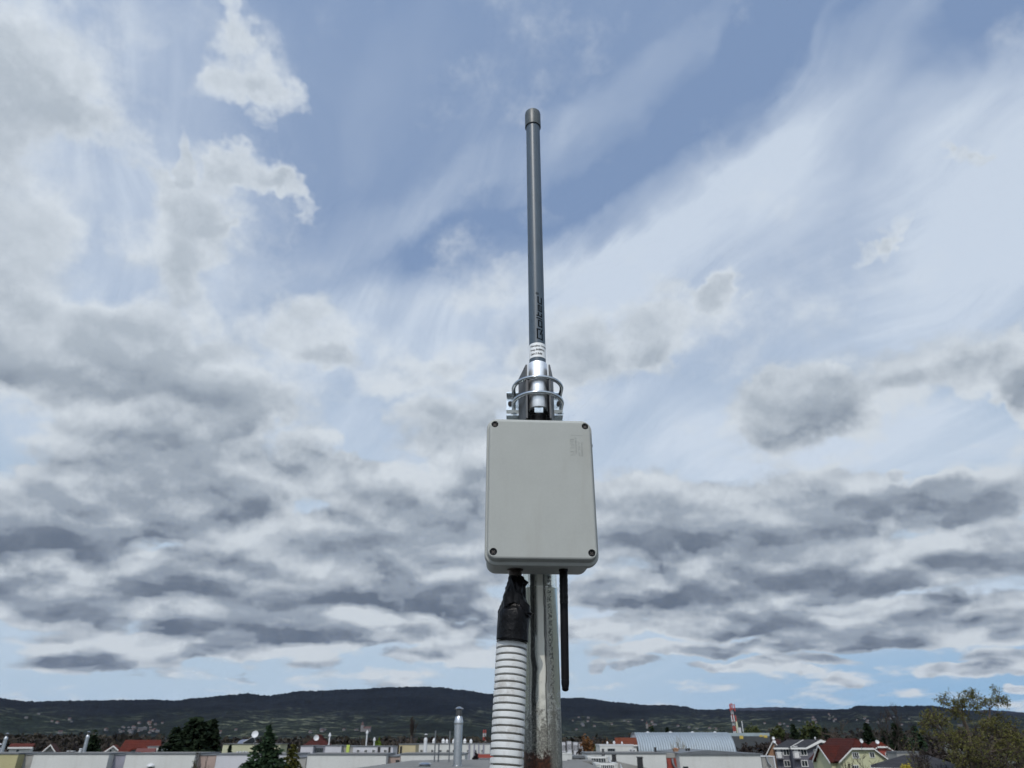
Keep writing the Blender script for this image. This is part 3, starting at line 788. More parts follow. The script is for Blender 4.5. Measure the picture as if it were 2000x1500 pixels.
def flat_house(name, label, px0, px1, pytop, D, depth, wall, cat='house', group=None, coping=M_coping, ch=.075, over=.05, roof=True, skew=0.):
    """flat roofed block whose front stands D metres away between two columns of the photograph"""
    z1 = Z(pytop, D); x0, x1 = X(px0, pytop, D), X(px1, pytop, D)
    depth = depth*.5
    t = thing(name, label, cat, ((x0 + x1)/2, D, 0), 0, group)
    b = MB(); b.box(x0, x1, D, D + depth, 0, z1 - ch)
    b.build('wall', wall, t, smooth=False)
    b = MB(); b.box(x0 - over, x1 + over, D - over, D + depth + over, z1 - ch, z1)
    b.build('coping', coping, t, smooth=False)
    if roof:
        b = MB(); b.box(x0 + .25, x1 - .25, D + .25, D + depth - .25, z1 - .02, z1 + .012)
        b.build('roof_felt', M_roofgrey, t, smooth=False)
    t['z1'] = z1
    return t
def recess(px0, px1, pytop, D, depth, wall, label, name='stair_recess', coping=M_coping, cat='wall', ch=.07):
    z1 = Z(pytop, D); x0, x1 = X(px0, pytop, D) , X(px1, pytop, D)
    t = thing(name, label, cat, ((x0 + x1)/2, D, 0))
    b = MB(); b.box(x0 + .012, x1 - .012, D, D + depth, 0, z1 - ch); b.build('wall', wall, t, smooth=False)
    b = MB(); b.box(x0 + .075, x1 - .075, D - .05, D + depth, z1 - ch, z1); b.build('coping', coping, t, smooth=False)
    return t

# ---------------- ground
b = MB(); b.face((-9000, -400, 0), (9000, -400, 0), (9000, 9500, 0), (-9000, 9500, 0))
M_ground = pm('town_ground', (.085, .09, .07), .95, var=.35, vscale=.012, fine=.25)
structure(b.build('ground', M_ground, None, smooth=False))

# ---------------- the roof the photographer stands on, and the next roof
t = thing('own_building', 'flat roofed building under the steel pole, below the frame', 'building', (0, 0, 0))
b = MB(); b.box(-7, 7, -9, 3.2, 0, 9.44); b.build('wall', M_white, t, smooth=False)
b = MB(); b.box(-7.05, 7.05, -9.05, 3.25, 9.44, 9.5); b.build('roof_felt', M_bitumen, t, smooth=False)

zr = CAMZ - .735
t = thing('flat_roof_building', 'low grey felt roof carrying the tall steel flue and thin posts', 'building', (-1.5, 16, 0))
xl0, xl1 = X(700, 1500, 21) , X(800, 1487, 27.0)
fr_ = [(-5.6, 6.), (xl0, 21.), (xl1, 27.6), (X(893, 1484, 28.6), 28.6), (X(962, 1490, 28.6), 28.2), (2.4, 27.), (2.4, 6.)]
b = MB(); b.rings([[(x, y, z) for x, y in fr_] for z in (0, zr - .14)]); b.build('wall', M_white, t, smooth=False)
b = MB(); b.rings([[(x*1.0 + .0, y, z) for x, y in fr_] for z in (zr - .14, zr)]); b.build('roof_felt', M_roofgrey, t, smooth=False)

def flue(name, label, px, pytop, pybase, D, r, group=None, hat=True, mat=M_flue, zb=None):
    top = at(px, pytop, D); x, zt = top.x, top.z
    zb = Z(pybase, D) if zb is None else zb
    t = thing(name, label, 'flue', (x, D, zb), 0, group)
    hh = r * 2.1 if hat else 0
    b = MB(); zc = zt - hh - (r*1.5 if hat else r*.4)
    pr = [(r*1.25, zb - .03), (r*1.25, zb + .02), (r, zb + .03)]
    zj = zb + .6
    while zj < zc - .25:
        pr += [(r, zj - .012), (r*1.06, zj - .008), (r*1.06, zj + .008), (r, zj + .012)]; zj += .55
    pr += [(r, zc)]
    b.lathe(pr, x, D, 40); b.build('pipe', mat, t)
    if hat:
        b = MB(); b.lathe([(r*1.04, zc - .03), (r*1.08, zc), (r*1.06, zc + r*.35), (r*.92, zc + r*1.05), (r*.72, zc + r*1.5)], x, D, 40); b.build('cone', mat, t)
        b = MB(); b.lathe([(r*.70, zc + r*1.5), (r*.70, zc + r*1.5 + hh*.74)], x, D, 32); b.build('outlet', M_fluedark, t)
        b = MB(); b.lathe([(r*1.0, zc + r*1.5 + hh*.74), (r*1.02, zc + r*1.5 + hh*.78), (r*.5, zc + r*1.5 + hh*.93), (r*.05, zt)], x, D, 32); b.build('rain_hat', mat, t)
    return t
flue('steel_flue', 'tall shiny stainless flue with conical hat on the grey roof left of the hose', 897, 1380, 1500, 22.0, .122, zb=zr)
# ventilator dome at the very bottom
p = at(830, 1493, 21.8)
t = thing('roof_ventilator', 'round grey metal ventilator dome on the grey roof beside the tall flue', 'ventilator', (p.x, 21.8, zr))
b = MB(); b.lathe([(.155, zr + .001), (.155, zr + .05)], p.x, 21.8, 36); b.build('neck', M_coping, t)
b = MB(); b.lathe([(.17, zr + .0505), (.19, zr + .06), (.165, zr + .085), (.09, zr + .108), (.01, zr + .113)], p.x, 21.8, 36); b.build('dome', M_flue, t)
for px, py, pb, D, lab in ((851, 1427, 1487, 25.5, 'thin grey steel post, leftmost of three before the white wall'), (857.5, 1451, 1486, 25.9, 'shortest thin grey post, between two taller ones before the white wall'), (879, 1428, 1487, 25.5, 'thin grey steel post nearest the tall shiny flue')):
    q0 = at(px, py, D)
    t = thing('roof_post', lab, 'post', (q0.x, D, zr), 0, 'thin steel posts on the grey roof')
    b = MB(); b.tube([(q0.x, D, zr + .005), (q0.x, D, q0.z)], .022, 12); b.build('shaft', M_coping, t)
    b = MB(); b.box(q0.x - .06, q0.x + .06, D - .06, D + .06, zr, zr + .0049); b.build('base_plate', M_coping, t, smooth=False)
b = None

# ---------------- left terrace
DL = 55.0
g_ = 'flat roofed terrace houses on the left'
flat_house('terrace_house', 'yellow rendered flat roofed house at the left edge', -90, 37, 1471, DL, 9, M_yellow, group=g_)
recess(37.5, 66.5, 1472.5, DL + .75, 7, M_recess, 'shaded recessed wall coloured olive grey between the yellow house and a white house')  # shade of the recess put into the wall colour
flat_house('terrace_house', 'white flat roofed house right beside the yellow house', 67, 214, 1471, DL, 9, M_white, group=g_)
recess(214.5, 246.5, 1473, DL + .75, 7, M_recess2, 'shaded recessed wall coloured slate grey between two white houses on the left')  # dark wall colour stands in for shade in the recess
ch_ = flat_house('terrace_house', 'white flat roofed house with a small domed hood on its wall', 247, 382, 1471, DL, 9, M_white, group=g_)
recess(382.5, 423.5, 1473.5, DL + .75, 7, M_pink, 'pinkish recessed wall behind the bare brown shrub')
flat_house('terrace_house', 'lilac white flat roofed house behind the spruce tree', 424, 572, 1472, DL, 9, M_white2, group=g_)
recess(572.5, 599, 1478, 51.5, 5, M_recess, 'dark recessed wall between the golden conifer and the big white wall')
p = at(295, 1497, DL)
t = thing('vent_hood', 'small white domed hood on the white house wall', 'vent hood', (p.x, DL, p.z))
b = MB(); b.rings([[(p.x + .28*s_*math.cos(PI*k/12), DL - .001 - .32*s_*math.sin(PI*k/12), p.z + h_) for k in range(13)] for s_, h_ in ((1, 0), (1, .03), (.9, .10), (.6, .17), (.08, .20))], closed=True); b.build('hood', M_whitemetal, t)
b = MB(); b.box(p.x - .06, p.x + .06, DL - .15, DL - .002, p.z - .25, p.z - .001); b.build('outlet', M_fluedark, t, smooth=False)
# things standing on the left roofs
zl = Z(1471, DL)
flue('steel_flue', 'shiny flue with white cone on the left terrace roof before the dark tree', 174, 1428, 1472, 58, .125, zb=Z(1471, DL) + .012, group='steel flues on the left terrace')
flue('steel_flue', 'shiny flue with white cone on the roof of the yellow house', 15, 1431, 1472, 58, .13, zb=Z(1471, DL) + .012, group='steel flues on the left terrace')
flue('steel_flue', 'short white flue at the left edge behind the yellow house roof', 1, 1452, 1472, 60, .14, zb=Z(1471, DL) + .012, hat=True, mat=M_whitemetal, group='steel flues on the left terrace')
def ac_unit(px0, px1, py0, D, zb, label, name='air_conditioner'):
    x0, x1, z1 = X(px0, py0, D), X(px1, py0, D), Z(py0, D)
    t = thing(name, label, 'air conditioner', ((x0 + x1)/2, D, zb), 0)
    b = MB(); b.box(x0, x1, D, D + .35, zb + .06, z1); b.build('casing', M_whitemetal, t, smooth=False)
    b = MB(); b.tube([((x0+x1)/2, D - .006, (zb + z1)/2 + .03), ((x0+x1)/2, D - .001, (zb + z1)/2 + .03)], min((z1 - zb)*.33, (x1-x0)*.3), 20); b.build('fan_grille', M_fluedark, t)
    b = MB(); b.box(x0 + .04, x1 - .04, D + .02, D + .3, zb, zb + .0595); b.build('plinth', M_fluedark, t, smooth=False)
    return t
ac_unit(130, 143, 1466.5, 57, zl + .012, 'small pale air conditioner on the white roof left of the leaning stick')
a0, a1 = at(155, 1472, 57.2), at(158, 1463, 57.2)
t = thing('vent_pipe', 'short pale stub pipe on the left roof beside the flue', 'pipe', (a0.x, 57.2, zl))
b = MB(); b.tube([(a0.x, 57.2, zl + .01), (a1.x, 57.2, a1.z)], .09, 16); b.build('pipe', M_whitemetal, t)
b = MB(); b.lathe([(.10, a1.z - .04), (.115, a1.z), (.115, a1.z + .03), (.02, a1.z + .05)], a1.x, 57.2, 16); b.build('cap', M_whitemetal, t)

# ---------------- middle walls
mid = flat_house('white_block', 'large white blank walled block right of the golden conifer', 601, 755, 1472, 50, 7, M_white, cat='building', group='white blocks in the middle')
rc = recess(755.5, 782, 1476, 50.9, 6, M_pink, 'brownish pink recessed wall with a dark door beside the large white block')
x0, x1 = X(773, 1486, 50.9), X(780, 1486, 50.9)
b = MB(); b.box(x0, x1, 50.86, 50.899, 7.5, Z(1484, 50.9)); b.build('door', M_dark, rc, smooth=False)
flat_house('white_block', 'long low white block behind the thin posts and the tall flue', 783, 908, 1471.5, 51, 7, M_white, cat='building', group='white blocks in the middle')

# ---------------- gabled houses: ridge along x ('x') or y ('y')
def gable_house(name, label, cx, D, w, d, zeave, zridge, wall, roof, rotz=0., over=.35, ridge='y', hip=0., fascia=M_frame, wins=(), cat='house', group=None, zbase=0.):
    """local frame: front at y=0 facing the camera, x across"""
    t = thing(name, label, cat, (cx, D, zbase), rotz, group, local=True)
    t['org'] = (0, 0, 0)
    h = w/2
    ze, zr_ = zeave - zbase, zridge - zbase
    b = MB(); b.box(-h, h, 0, d, 0, ze)
    sl = (zr_ - ze) / (h if ridge == 'y' else d/2)
    if ridge == 'y':
        zh = zr_ - hip                        # half hip cuts the gable here
        xh = (zr_ - zh) / sl
        poly = [(-h, ze + .001), (h, ze + .001)] + ([(0, zr_)] if hip <= 0 else [(xh, zh), (-xh, zh)])
        b.prism(poly, 0, d)
        b.build('wall', wall, t, org=(0, 0, 0), smooth=False)
        th = .11; o = over; dz = sl * o
        up = th * math.sqrt(1 + sl*sl)
        yb = d + o; yf = -o
        hy = hip / sl if hip > 0 else 0
        b = MB()
        for s_ in (-1, 1):
            if hip > 0:
                pts = [(s_*(h + o), yf, ze - dz + up), (s_*xh, yf, zh + up), (0, yf + hy, zr_ + up), (0, yb, zr_ + up), (s_*(h + o), yb, ze - dz + up)]
            else:
                pts = [(s_*(h + o), yf, ze - dz + up), (0, yf, zr_ + up), (0, yb, zr_ + up), (s_*(h + o), yb, ze - dz + up)]
            if s_ > 0: pts = pts[::-1]
            pts = pts[::-1]
            b.slab(pts, th)
        if hip > 0: b.slab([(-xh, yf, zh + up), (xh, yf, zh + up), (0, yf + hy, zr_ + up)], th)
        rf = b.build('roof', roof, t, org=(0, 0, 0), smooth=False)
        b = MB()
        for s_ in (-1, 1):
            xa, za = s_*(h + o), ze - dz; xb, zb_ = (s_*xh, zh) if hip > 0 else (0, zr_)
            q = [(xa, za - .05), (xb, zb_ - .05), (xb, zb_ + up + .02), (xa, za + up + .02)]
            b.prism(q if s_ < 0 else q[::-1], yf - .05, yf - .003)
        if hip > 0: b.box(-xh, xh, yf - .045, yf - .004, zh - .10, zh + up + .02)
        b.build('barge_board', fascia, t, org=(0, 0, 0), smooth=False)
    else:
        M = Matrix(((0, 1, 0, 0), (1, 0, 0, 0), (0, 0, 1, 0), (0, 0, 0, 1)))
        if hip <= 0: b.prism([(0, ze + .001), (d, ze + .001), (d/2, zr_)], -h, h, M)
        b.build('wall', wall, t, org=(0, 0, 0), smooth=False)
        th = .16; o = over; dz = sl * o; up = th * math.sqrt(1 + sl*sl)
        hx = hip
        b = MB()
        b.slab([(-h - o, -o, ze - dz + up), (h + o, -o, ze - dz + up), (h + o - hx, d/2, zr_ + up), (-h - o + hx, d/2, zr_ + up)], th)
        b.slab([(h + o, d + o, ze - dz + up), (-h - o, d + o, ze - dz + up), (-h - o + hx, d/2, zr_ + up), (h + o - hx, d/2, zr_ + up)], th)
        if hx > 0:
            b.slab([(-h - o, d + o, ze - dz + up), (-h - o, -o, ze - dz + up), (-h - o + hx, d/2, zr_ + up)], th)
            b.slab([(h + o, -o, ze - dz + up), (h + o, d + o, ze - dz + up), (h + o - hx, d/2, zr_ + up)], th)
        b.build('roof', roof, t, org=(0, 0, 0), smooth=False)
        b = MB(); b.box(-h - o, h + o, -o - .1, -o - .003, ze - dz + up - .22, ze - dz + up - .02); b.build('gutter', fascia, t, org=(0, 0, 0), smooth=False)
    for (wx0, wx1, wz0, wz1, panes) in wins: window(t, wx0, wx1, wz0 - zbase, wz1 - zbase, -.06, panes)
    return t
def gh(name, label, px0, px1, pyeave, pyridge, D, d, wall, roof, **k):
    x0, x1 = X(px0, pyeave, D), X(px1, pyeave, D)
    wp = k.pop('wpx', ())
    cx = (x0 + x1)/2
    wins = [(X(a, c, D) - cx, X(bb, c, D) - cx, Z(e, D), Z(c, D), n_) for a, bb, c, e, n_ in wp]
    k['rotz'] = k.get('rotz', 0.) - math.atan2(cx, D)*.9
    dr = d/2 if k.get('ridge') == 'x' else (k.get('hip', 0) and 0)
    return gable_house(name, label, cx, D, x1 - x0, d, Z(pyeave, D), Z(pyridge, D + dr), wall, roof, wins=wins, **k)

gh('house', 'low white house with a small red roof behind the yellow house', 22, 57, 1461, 1454.5, 100, 7, M_white, M_orange, ridge='x', over=.2, wpx=((33, 39, 1463, 1469, 1),))
gh('house', 'brown red gabled roof among the bare trees left of the first flue', 84, 106, 1470, 1456, 118, 9, M_recess, M_brownred, ridge='y', over=.5)
gh('house', 'tiny white gabled house left of the big orange roof', 209, 230, 1467, 1458, 112, 6, M_white, M_orange, ridge='y', over=.3, wpx=((215, 219, 1464, 1470, 1),))
big = gh('house', 'house with the big bright orange red roof behind the left terrace', 236, 304, 1474, 1447.5, 110, 12, M_white, M_orange, ridge='x', over=.35, hip=.4)
# eyebrow dormer in the orange roof
b = MB(); cx_, w_ = X(270, 1466, 110) - X(270, 1474, 110) + .1, 1.35
b.rings([[(-.1 + w_*math.cos(PI*k/14), y_, Z(1472, 110) + .75*math.sin(PI*k/14)) for k in range(15)] for y_ in (-.1, 3.0)], closed=True)
dm = b.build('eyebrow_dormer', M_orange, big, org=(0, 0, 0))
b = MB(); b.rings([[(-.1 + w_*.84*math.cos(PI*k/14), y_, Z(1472, 110) + .01 + .58*math.sin(PI*k/14)) for k in range(15)] for y_ in (-.13, -.102)], closed=True)
b.build('window', M_glass, dm, org=(0, 0, 0))
flat_house('white_box_house', 'small white flat roofed box right of the big orange roof', 289, 312, 1457.5, 104, 5, M_white, over=.12)
gh('house', 'low pink roofed outbuilding in front of the big orange roof', 268, 297, 1471.5, 1464, 98, 5, M_white, tiles('pink_roof_tiles', (.17, .07, .06), (.13, .05, .045)), ridge='x', over=.2)
flat_house('long_building', 'long low cream building between the dark trees and the spruce', 436, 548, 1452.5, 128, 8, M_cream, cat='building', over=.15)
# its roof clutter
D_ = 122
t = thing('satellite_dish', 'round white satellite dish on a thin mast above the cream building', 'satellite dish', at(497, 1455, D_)); pc = at(498, 1434, D_)
def dish_mesh(c, r, nrm):
    nrm = Vector(nrm).normalized(); u = nrm.orthogonal().normalized(); w = nrm.cross(u)
    b = MB()
    b.rings([[c + (u*math.cos(2*PI*k/24) + w*math.sin(2*PI*k/24))*r*q - nrm*(h*r) for k in range(24)] for q, h in ((.03, .25), (.5, .19), (.8, .09), (1., 0), (1., .04), (.8, .14), (.5, .24), (.03, .30))])
    return b
dish_mesh(pc, .52, (.1, -1, .35)).build('reflector', M_whitemetal, t)
b = MB(); b.tube([at(497, 1456, D_) + Vector((0, .3, -1.)), pc + Vector((0, .25, 0))], .06, 8); b.build('mast', M_coping, t)
t = thing('solar_panel', 'tilted dark solar panel on the roof of the cream building', 'solar panel', at(487, 1452, 129))
q = at(487, 1449.5, 129)
Mx = Matrix.Translation(q) @ Matrix.Rotation(R(-28), 4, 'Y') @ Matrix.Rotation(R(20), 4, 'X')
b = MB(); b.box(-.9, .9, -.05, 0, -.45, .45, Mx); b.build('panel', M_glass, t, smooth=False)
b = MB(); b.box(-.95, .95, .001, .04, -.5, .5, Mx); b.build('frame', M_whitemetal, t, smooth=False)
t = thing('roof_hood', 'rounded blue grey roof hood on the cream building', 'roof hood', at(473, 1452.5, 129))
q = at(473, 1452.5, 129)
b = MB(); b.rings([[(q.x + 1.0*math.cos(PI*k/12), y_, q.z + .62*math.sin(PI*k/12)) for k in range(13)] for y_ in (129.5, 132)]); b.build('shell', pm('blue_grey_sheet', (.20, .23, .32), .5, var=.1), t)
for i_, (pa, pb_) in enumerate(((462, 470), (474, 482))):
    ac_unit(pa, pb_, 1467.5, 80, Z(1472, 80), ('small grey air conditioner below the cream building, left of its pair', 'small grey air conditioner below the cream building, right of its pair')[i_])
# far flats at 588-770
flat_house('pale_flats', 'pale blue white block behind the golden conifer', 588, 612, 1456, 78, 6, M_white2, cat='building', group='pale flats in the middle', over=.05)
pf = recess(612, 636, 1456.5, 78.6, 5, M_recess2, 'grey glazed link between two pale blocks', name='glazed_link')
window(pf, X(616, 1460, 78.6), X(632, 1460, 78.6), Z(1470, 78.6), Z(1460, 78.6), 78.56, 4, fr=M_coping)
flat_house('pale_flats', 'pale blue white block under the dark red hipped roof', 636, 667, 1455.5, 78, 6, M_white2, cat='building', group='pale flats in the middle', over=.05)
lw = recess(667, 690, 1457, 78.6, 5, M_recess, 'grey wall with a lime green strip', name='panelled_wall')
b = MB(); b.box(X(677, 1460, 78.55), X(683, 1460, 78.55), 78.45, 78.545, 4, Z(1455, 78.5)); b.build('lime_panel', M_lime, lw, smooth=False)
pl = flat_house('pale_flats', 'long grey white block with dark gaps behind the large white block', 690, 768, 1457, 78, 6, M_white2, cat='building', group='pale flats in the middle', over=.05)
for a, c in ((738, 743), (759, 763)):
    b = MB(); b.box(X(a, 1460, 78), X(c, 1460, 78), 77.95, 77.996, 5, Z(1459, 78)); b.build('dark_gap', M_dark, pl, smooth=False)
for a in (697, 712, 727, 750):
    window(pl, X(a, 1463, 78), X(a + 6, 1463, 78), Z(1470, 78), Z(1464, 78), 77.95, 2)
hp = gh('house', 'dark red hipped roof house with a white dish behind the pale blocks', 595, 642, 1457, 1436.5, 122, 12, M_cream, M_redtile, ridge='x', over=.3, hip=2.6)
q = at(618, 1441, 124)
t = thing('satellite_dish', 'small white satellite dish on the dark red hipped roof', 'satellite dish', q)
dish_mesh(q + Vector((0, -.1, 0)), .42, (.35, -1, .2)).build('reflector', M_whitemetal, t)
b = MB(); b.tube([q + Vector((.05, .05, -.1)), q + Vector((.05, .8, -.75))], .05, 8); b.build('bracket', M_coping, t)
for i_, (px_, pt_) in enumerate(((717, 1433), (731, 1447), (644, 1438))):
    q0 = at(px_, pt_, 82)
    t = thing('vent_pipe', ('tall thin white roof pipe before the bare trees', 'short white roof pipe before the green bush', 'thin pale aerial pole beside the red hipped roof')[i_], 'pipe', (q0.x, 82, Z(1457, 82)))
    b = MB(); b.tube([(q0.x, 82, Z(1458, 82)), (q0.x, 82, q0.z)], .07, 10); b.build('pipe', M_whitemetal, t)
    b = MB(); b.lathe([(.14, q0.z), (.14, q0.z + .12), (.03, q0.z + .35)], q0.x, 82, 12); b.build('cowl', M_whitemetal, t)
tb = flat_house('tan_building', 'tan rendered flat roofed building left of the long white flats', 780, 812, 1453, 82, 6, M_tan, cat='building', over=.06)
b = MB(); b.box(X(781.5, 1460, 82), X(785.5, 1460, 82), 81.95, 81.997, 5, Z(1457.5, 82)); b.build('doorway', M_dark, tb, smooth=False)
wf = flat_house('white_flats', 'long white flats with a row of pointed roof vents behind the posts', 813, 957, 1452, 86, 8, M_white, cat='building', over=.05)
for a in (821, 842, 858, 872, 884, 912, 926, 940):
    window(wf, X(a, 1464, 86), X(a + 5, 1464, 86), Z(1469.5, 86), Z(1464, 86), 85.95, 2)
for a, c in ((915, 918.5), (925, 928), (934, 936.5), (943, 946)):
    b = MB(); b.box(X(a, 1455, 86), X(c, 1455, 86), 85.9, 85.998, 4, Z(1454, 86)); b.build('pilaster', M_recess2, wf, smooth=False)
vents = [(848, 1441), (866, 1442), (873, 1443), (886, 1443), (908, 1442), (920, 1443)]
vlab = ['pointed white roof vent left of the posts', 'pointed white roof vent just right of the middle post', 'pointed white roof vent beside the right post, left of it', 'pointed white roof vent touching the left side of the tall flue', 'pointed white roof vent just right of the tall flue', 'pointed white roof vent nearest the hose']
def roof_vent(px, py, D, zb, label, grp):
    c = at(px, py, D); hgt = c.z - zb
    t = thing('roof_vent', label, 'roof vent', (c.x, D, zb), 0, grp)
    b = MB(); b.box(c.x - hgt*.30, c.x + hgt*.30, D - hgt*.3, D + hgt*.3, zb, zb + hgt*.45); b.build('base', M_whitemetal, t, smooth=False)
    b = MB(); b.rings([[(c.x + s_*hgt*ax, D + s_*hgt*ay, zb + hh_*hgt) for ax, ay in ((-.36, -.36), (.36, -.36), (.36, .36), (-.36, .36))] for s_, hh_ in ((1, .452), (.9, .55), (.06, 1.))]); b.build('cap', M_whitemetal, t, smooth=False)
for (a, c), lb in zip(vents, vlab): roof_vent(a, c, 87.5, Z(1452, 86), lb, 'pointed vents on the long white flats')
flue('steel_flue', 'slim white flue with a bulging head in front of the long white flats', 832, 1433, 1471, 72, .16, mat=M_whitemetal, zb=6.0)
# low bits right of the tall flue
flat_house('low_outbuilding', 'low rust red flat roof beside the hose', 929, 975, 1473.5, 47, 4, M_recess, cat='outbuilding', coping=M_redwall, ch=.35)
flat_house('parapet_block', 'low grey parapet block beside the hose', 925, 975, 1481.5, 44, 2.2, M_recess2, cat='outbuilding', ch=.12)
# red and white mast, far and small
def lattice_mast(name, label, px, pytop, pybase, D, w0, w1, bands, headw, group=None):
    zt, zb = Z(pytop, D), 0.
    x = X(px, pytop, D)
    t = thing(name, label, 'radio mast', (x, D, 0), 0, group)
    for k in range(bands):
        a, c = k/bands, (k + 1)/bands
        z0, z1 = zb + (zt - zb)*a, zb + (zt - zb)*c
        b = MB(); wa, wc = w0 + (w1 - w0)*a, w0 + (w1 - w0)*c
        for sx_ in (-1, 1):
            for sy_ in (-1, 1): b.tube([(x + sx_*wa/2, D + sy_*wa/2, z0), (x + sx_*wc/2, D + sy_*wc/2, z1 - .01)], max(.10, wa*.10), 6)
        nz = max(2, int((z1 - z0)/(wa*1.2)))
        for j in range(nz):
            f0, f1 = j/nz, (j + 1)/nz
            for sy_ in (-1, 1):
                b.tube([(x - wa/2, D + sy_*wa/2, z0 + (z1 - z0)*f0), (x + wa/2, D + sy_*wa/2, z0 + (z1 - z0)*f1)], .07, 5)
                b.tube([(x + wa/2, D + sy_*wa/2, z0 + (z1 - z0)*f0), (x - wa/2, D + sy_*wa/2, z0 + (z1 - z0)*f1)], .07, 5)
        b.build('lattice_section', M_mastred if (bands - k) % 2 else M_whitemetal, t, weld=False)
    return t, x, zt
M_mastred = pm('red_mast_paint', (.40, .05, .035), .55, var=.1, vscale=.3)
t, x_, zt_ = lattice_mast('radio_mast', 'small distant red and white mast just left of the hose', 946.5, 1425, 1452, 520, 2.0, 1.6, 7, 3)
t, x_, zt_ = lattice_mast('radio_mast', 'tall red and white telecom mast with panel antennas behind the curved roof', 1427.5, 1374, 1432, 560, 1.6, 1.2, 9, 5)
for k, (dx, dz, hh) in enumerate(((-2.1, -.6, 4.6), (2.1, -.6, 4.6), (0, .2, 4.4), (-1.9, -8.0, 4.2), (1.9, -8.0, 4.2), (.2, -8., 4.0))):
    b = MB(); b.box(x_ + dx*.8 - .28, x_ + dx*.8 + .28, 557.6 - abs(dx)*.0, 558.2, zt_ + dz - hh, zt_ + dz); b.build('panel_antenna', M_mastred if k < 3 or k == 4 else M_whitemetal, t, smooth=False)
b = MB()
for dz in (-.8, -3.8, -8.6, -11.8): b.box(x_ - 1.5, x_ + 1.5, 558.3, 560.5, zt_ + dz - .25, zt_ + dz)
b.build('platform', M_mastred, t, smooth=False)

# ---------------- right of the pole
far = 150
for i_, (a, c, tp_) in enumerate(((1096, 1104, 1449), (1108, 1116, 1447.5), (1120, 1128, 1449), (1131, 1138, 1449.5))):
    o = flat_house('tower_flats', ('whitish distant flats touching the right edge of the pole', 'whitish distant flats, second to the right of the pole', 'whitish distant flats, third to the right of the pole', 'whitish distant flats nearest the rust coloured trees')[i_], a, c, tp_, 260, 9, M_white2, cat='flats', group='distant pale flats right of the pole', over=.05, roof=False)
    x0, x1 = X(a, tp_, 260), X(c, tp_, 260)
    for k in range(3): window(o, x0 + .15 + (x1 - x0)*.33*k, x0 + (x1 - x0)*.33*k + (x1-x0)*.26, Z(tp_, 260) - 2.6, Z(tp_, 260) - .9, 259.95, 1, fr=M_recess2)
flat_house('white_rooflight_block', 'small white roof block right of the pole foot', 1085, 1117, 1470.5, 46, 4, M_white, cat='outbuilding', coping=M_white, ch=.08, over=.02)
gb = flat_house('grey_terrace', 'stepped pale grey roof terrace right of the pole', 1117.5, 1149, 1476, 47, 5, M_roofgrey, cat='outbuilding', ch=.12)
b = MB(); b.box(X(1131, 1480, 47), X(1137, 1480, 47), 46.9, 46.996, Z(1483.5, 47), Z(1480.5, 47)); b.build('dark_hatch', M_dark, gb, smooth=False)
flat_house('roof_terrace', 'low pale grey roof edge at the bottom right of the pole', 1119, 1164, 1487, 40, 6.5, M_roofgrey, cat='outbuilding', ch=.1, coping=M_roofgrey)
rb = flat_house('skylight_house', 'white skylight block with dark gridded glass at the bottom edge beside the pole', 1080, 1119, 1489, 36, 3, M_white, cat='outbuilding', coping=M_white, ch=.08, over=.02)
window(rb, X(1095, 1491, 36), X(1117, 1491, 36), Z(1505, 36), Z(1490.6, 36), 35.95, 4)
rb = flat_house('skylight_house', 'white skylight block with a wide dark gridded window below the long white wall', 1148, 1191, 1477.5, 44, 3, M_white, cat='outbuilding', coping=M_white, ch=.08, over=.02)
window(rb, X(1154, 1480, 44), X(1183, 1480, 44), Z(1489.5, 44), Z(1480, 44), 43.95, 6)
rb = flat_house('skylight_house', 'white skylight block with grey blinds at the bottom edge left of the black fin', 1164, 1206, 1490.5, 38, 3, M_white, cat='outbuilding', coping=M_white, ch=.08, over=.02)
window(rb, X(1172.5, 1493, 38), X(1200, 1493, 38), Z(1508, 38), Z(1492.8, 38), 37.95, 7)
flat_house('long_white_house', 'long white flat roofed house between the pole and the red house', 1147, 1300, 1470, 50, 8, M_white, group='long white houses on the right')
# a grey lean to roof rising before it
t = thing('lean_to_roof', 'brown grey sloping roof edge in front of the long white wall', 'roof', at(1235, 1495, 45))
b = MB(); pa, pb_, pc_ = at(1204, 1486.5, 46), at(1275, 1503, 46), at(1204, 1512, 46)
b.prism([(pa.x, pa.z), (pc_.x, pc_.z), (pb_.x + 1.5, pc_.z), (pb_.x, pb_.z)], 45.6, 48.5); b.build('roof_sheet', M_recess, t, smooth=False)
def fin(px0, px1, pyt, pxb0, pxb1, D, label):
    a, c, e, g = at(px0, pyt, D), at(px1, pyt, D), at(pxb0, 1505, D), at(pxb1, 1505, D)
    t = thing('chimney_fin', label, 'chimney', ((e.x + g.x)/2, D, e.z), 0, 'black tapering chimneys')
    b = MB(); b.prism([(a.x, a.z), (e.x, e.z - 1.5), (g.x, g.z - 1.5), (c.x, c.z)], D, D + .55); b.build('stack', M_blackpaint, t, smooth=False)
    b = MB(); b.box(a.x - .04, c.x + .04, D - .04, D + .59, a.z + .002, a.z + .05); b.build('cap', M_fluedark, t, smooth=False)
fin(1197, 1203, 1474.5, 1198, 1208, 46.5, 'black tapering chimney left, beside the wide gridded window')
fin(1247, 1255, 1480, 1246.5, 1257, 45, 'black tapering chimney right, in front of the long white wall')
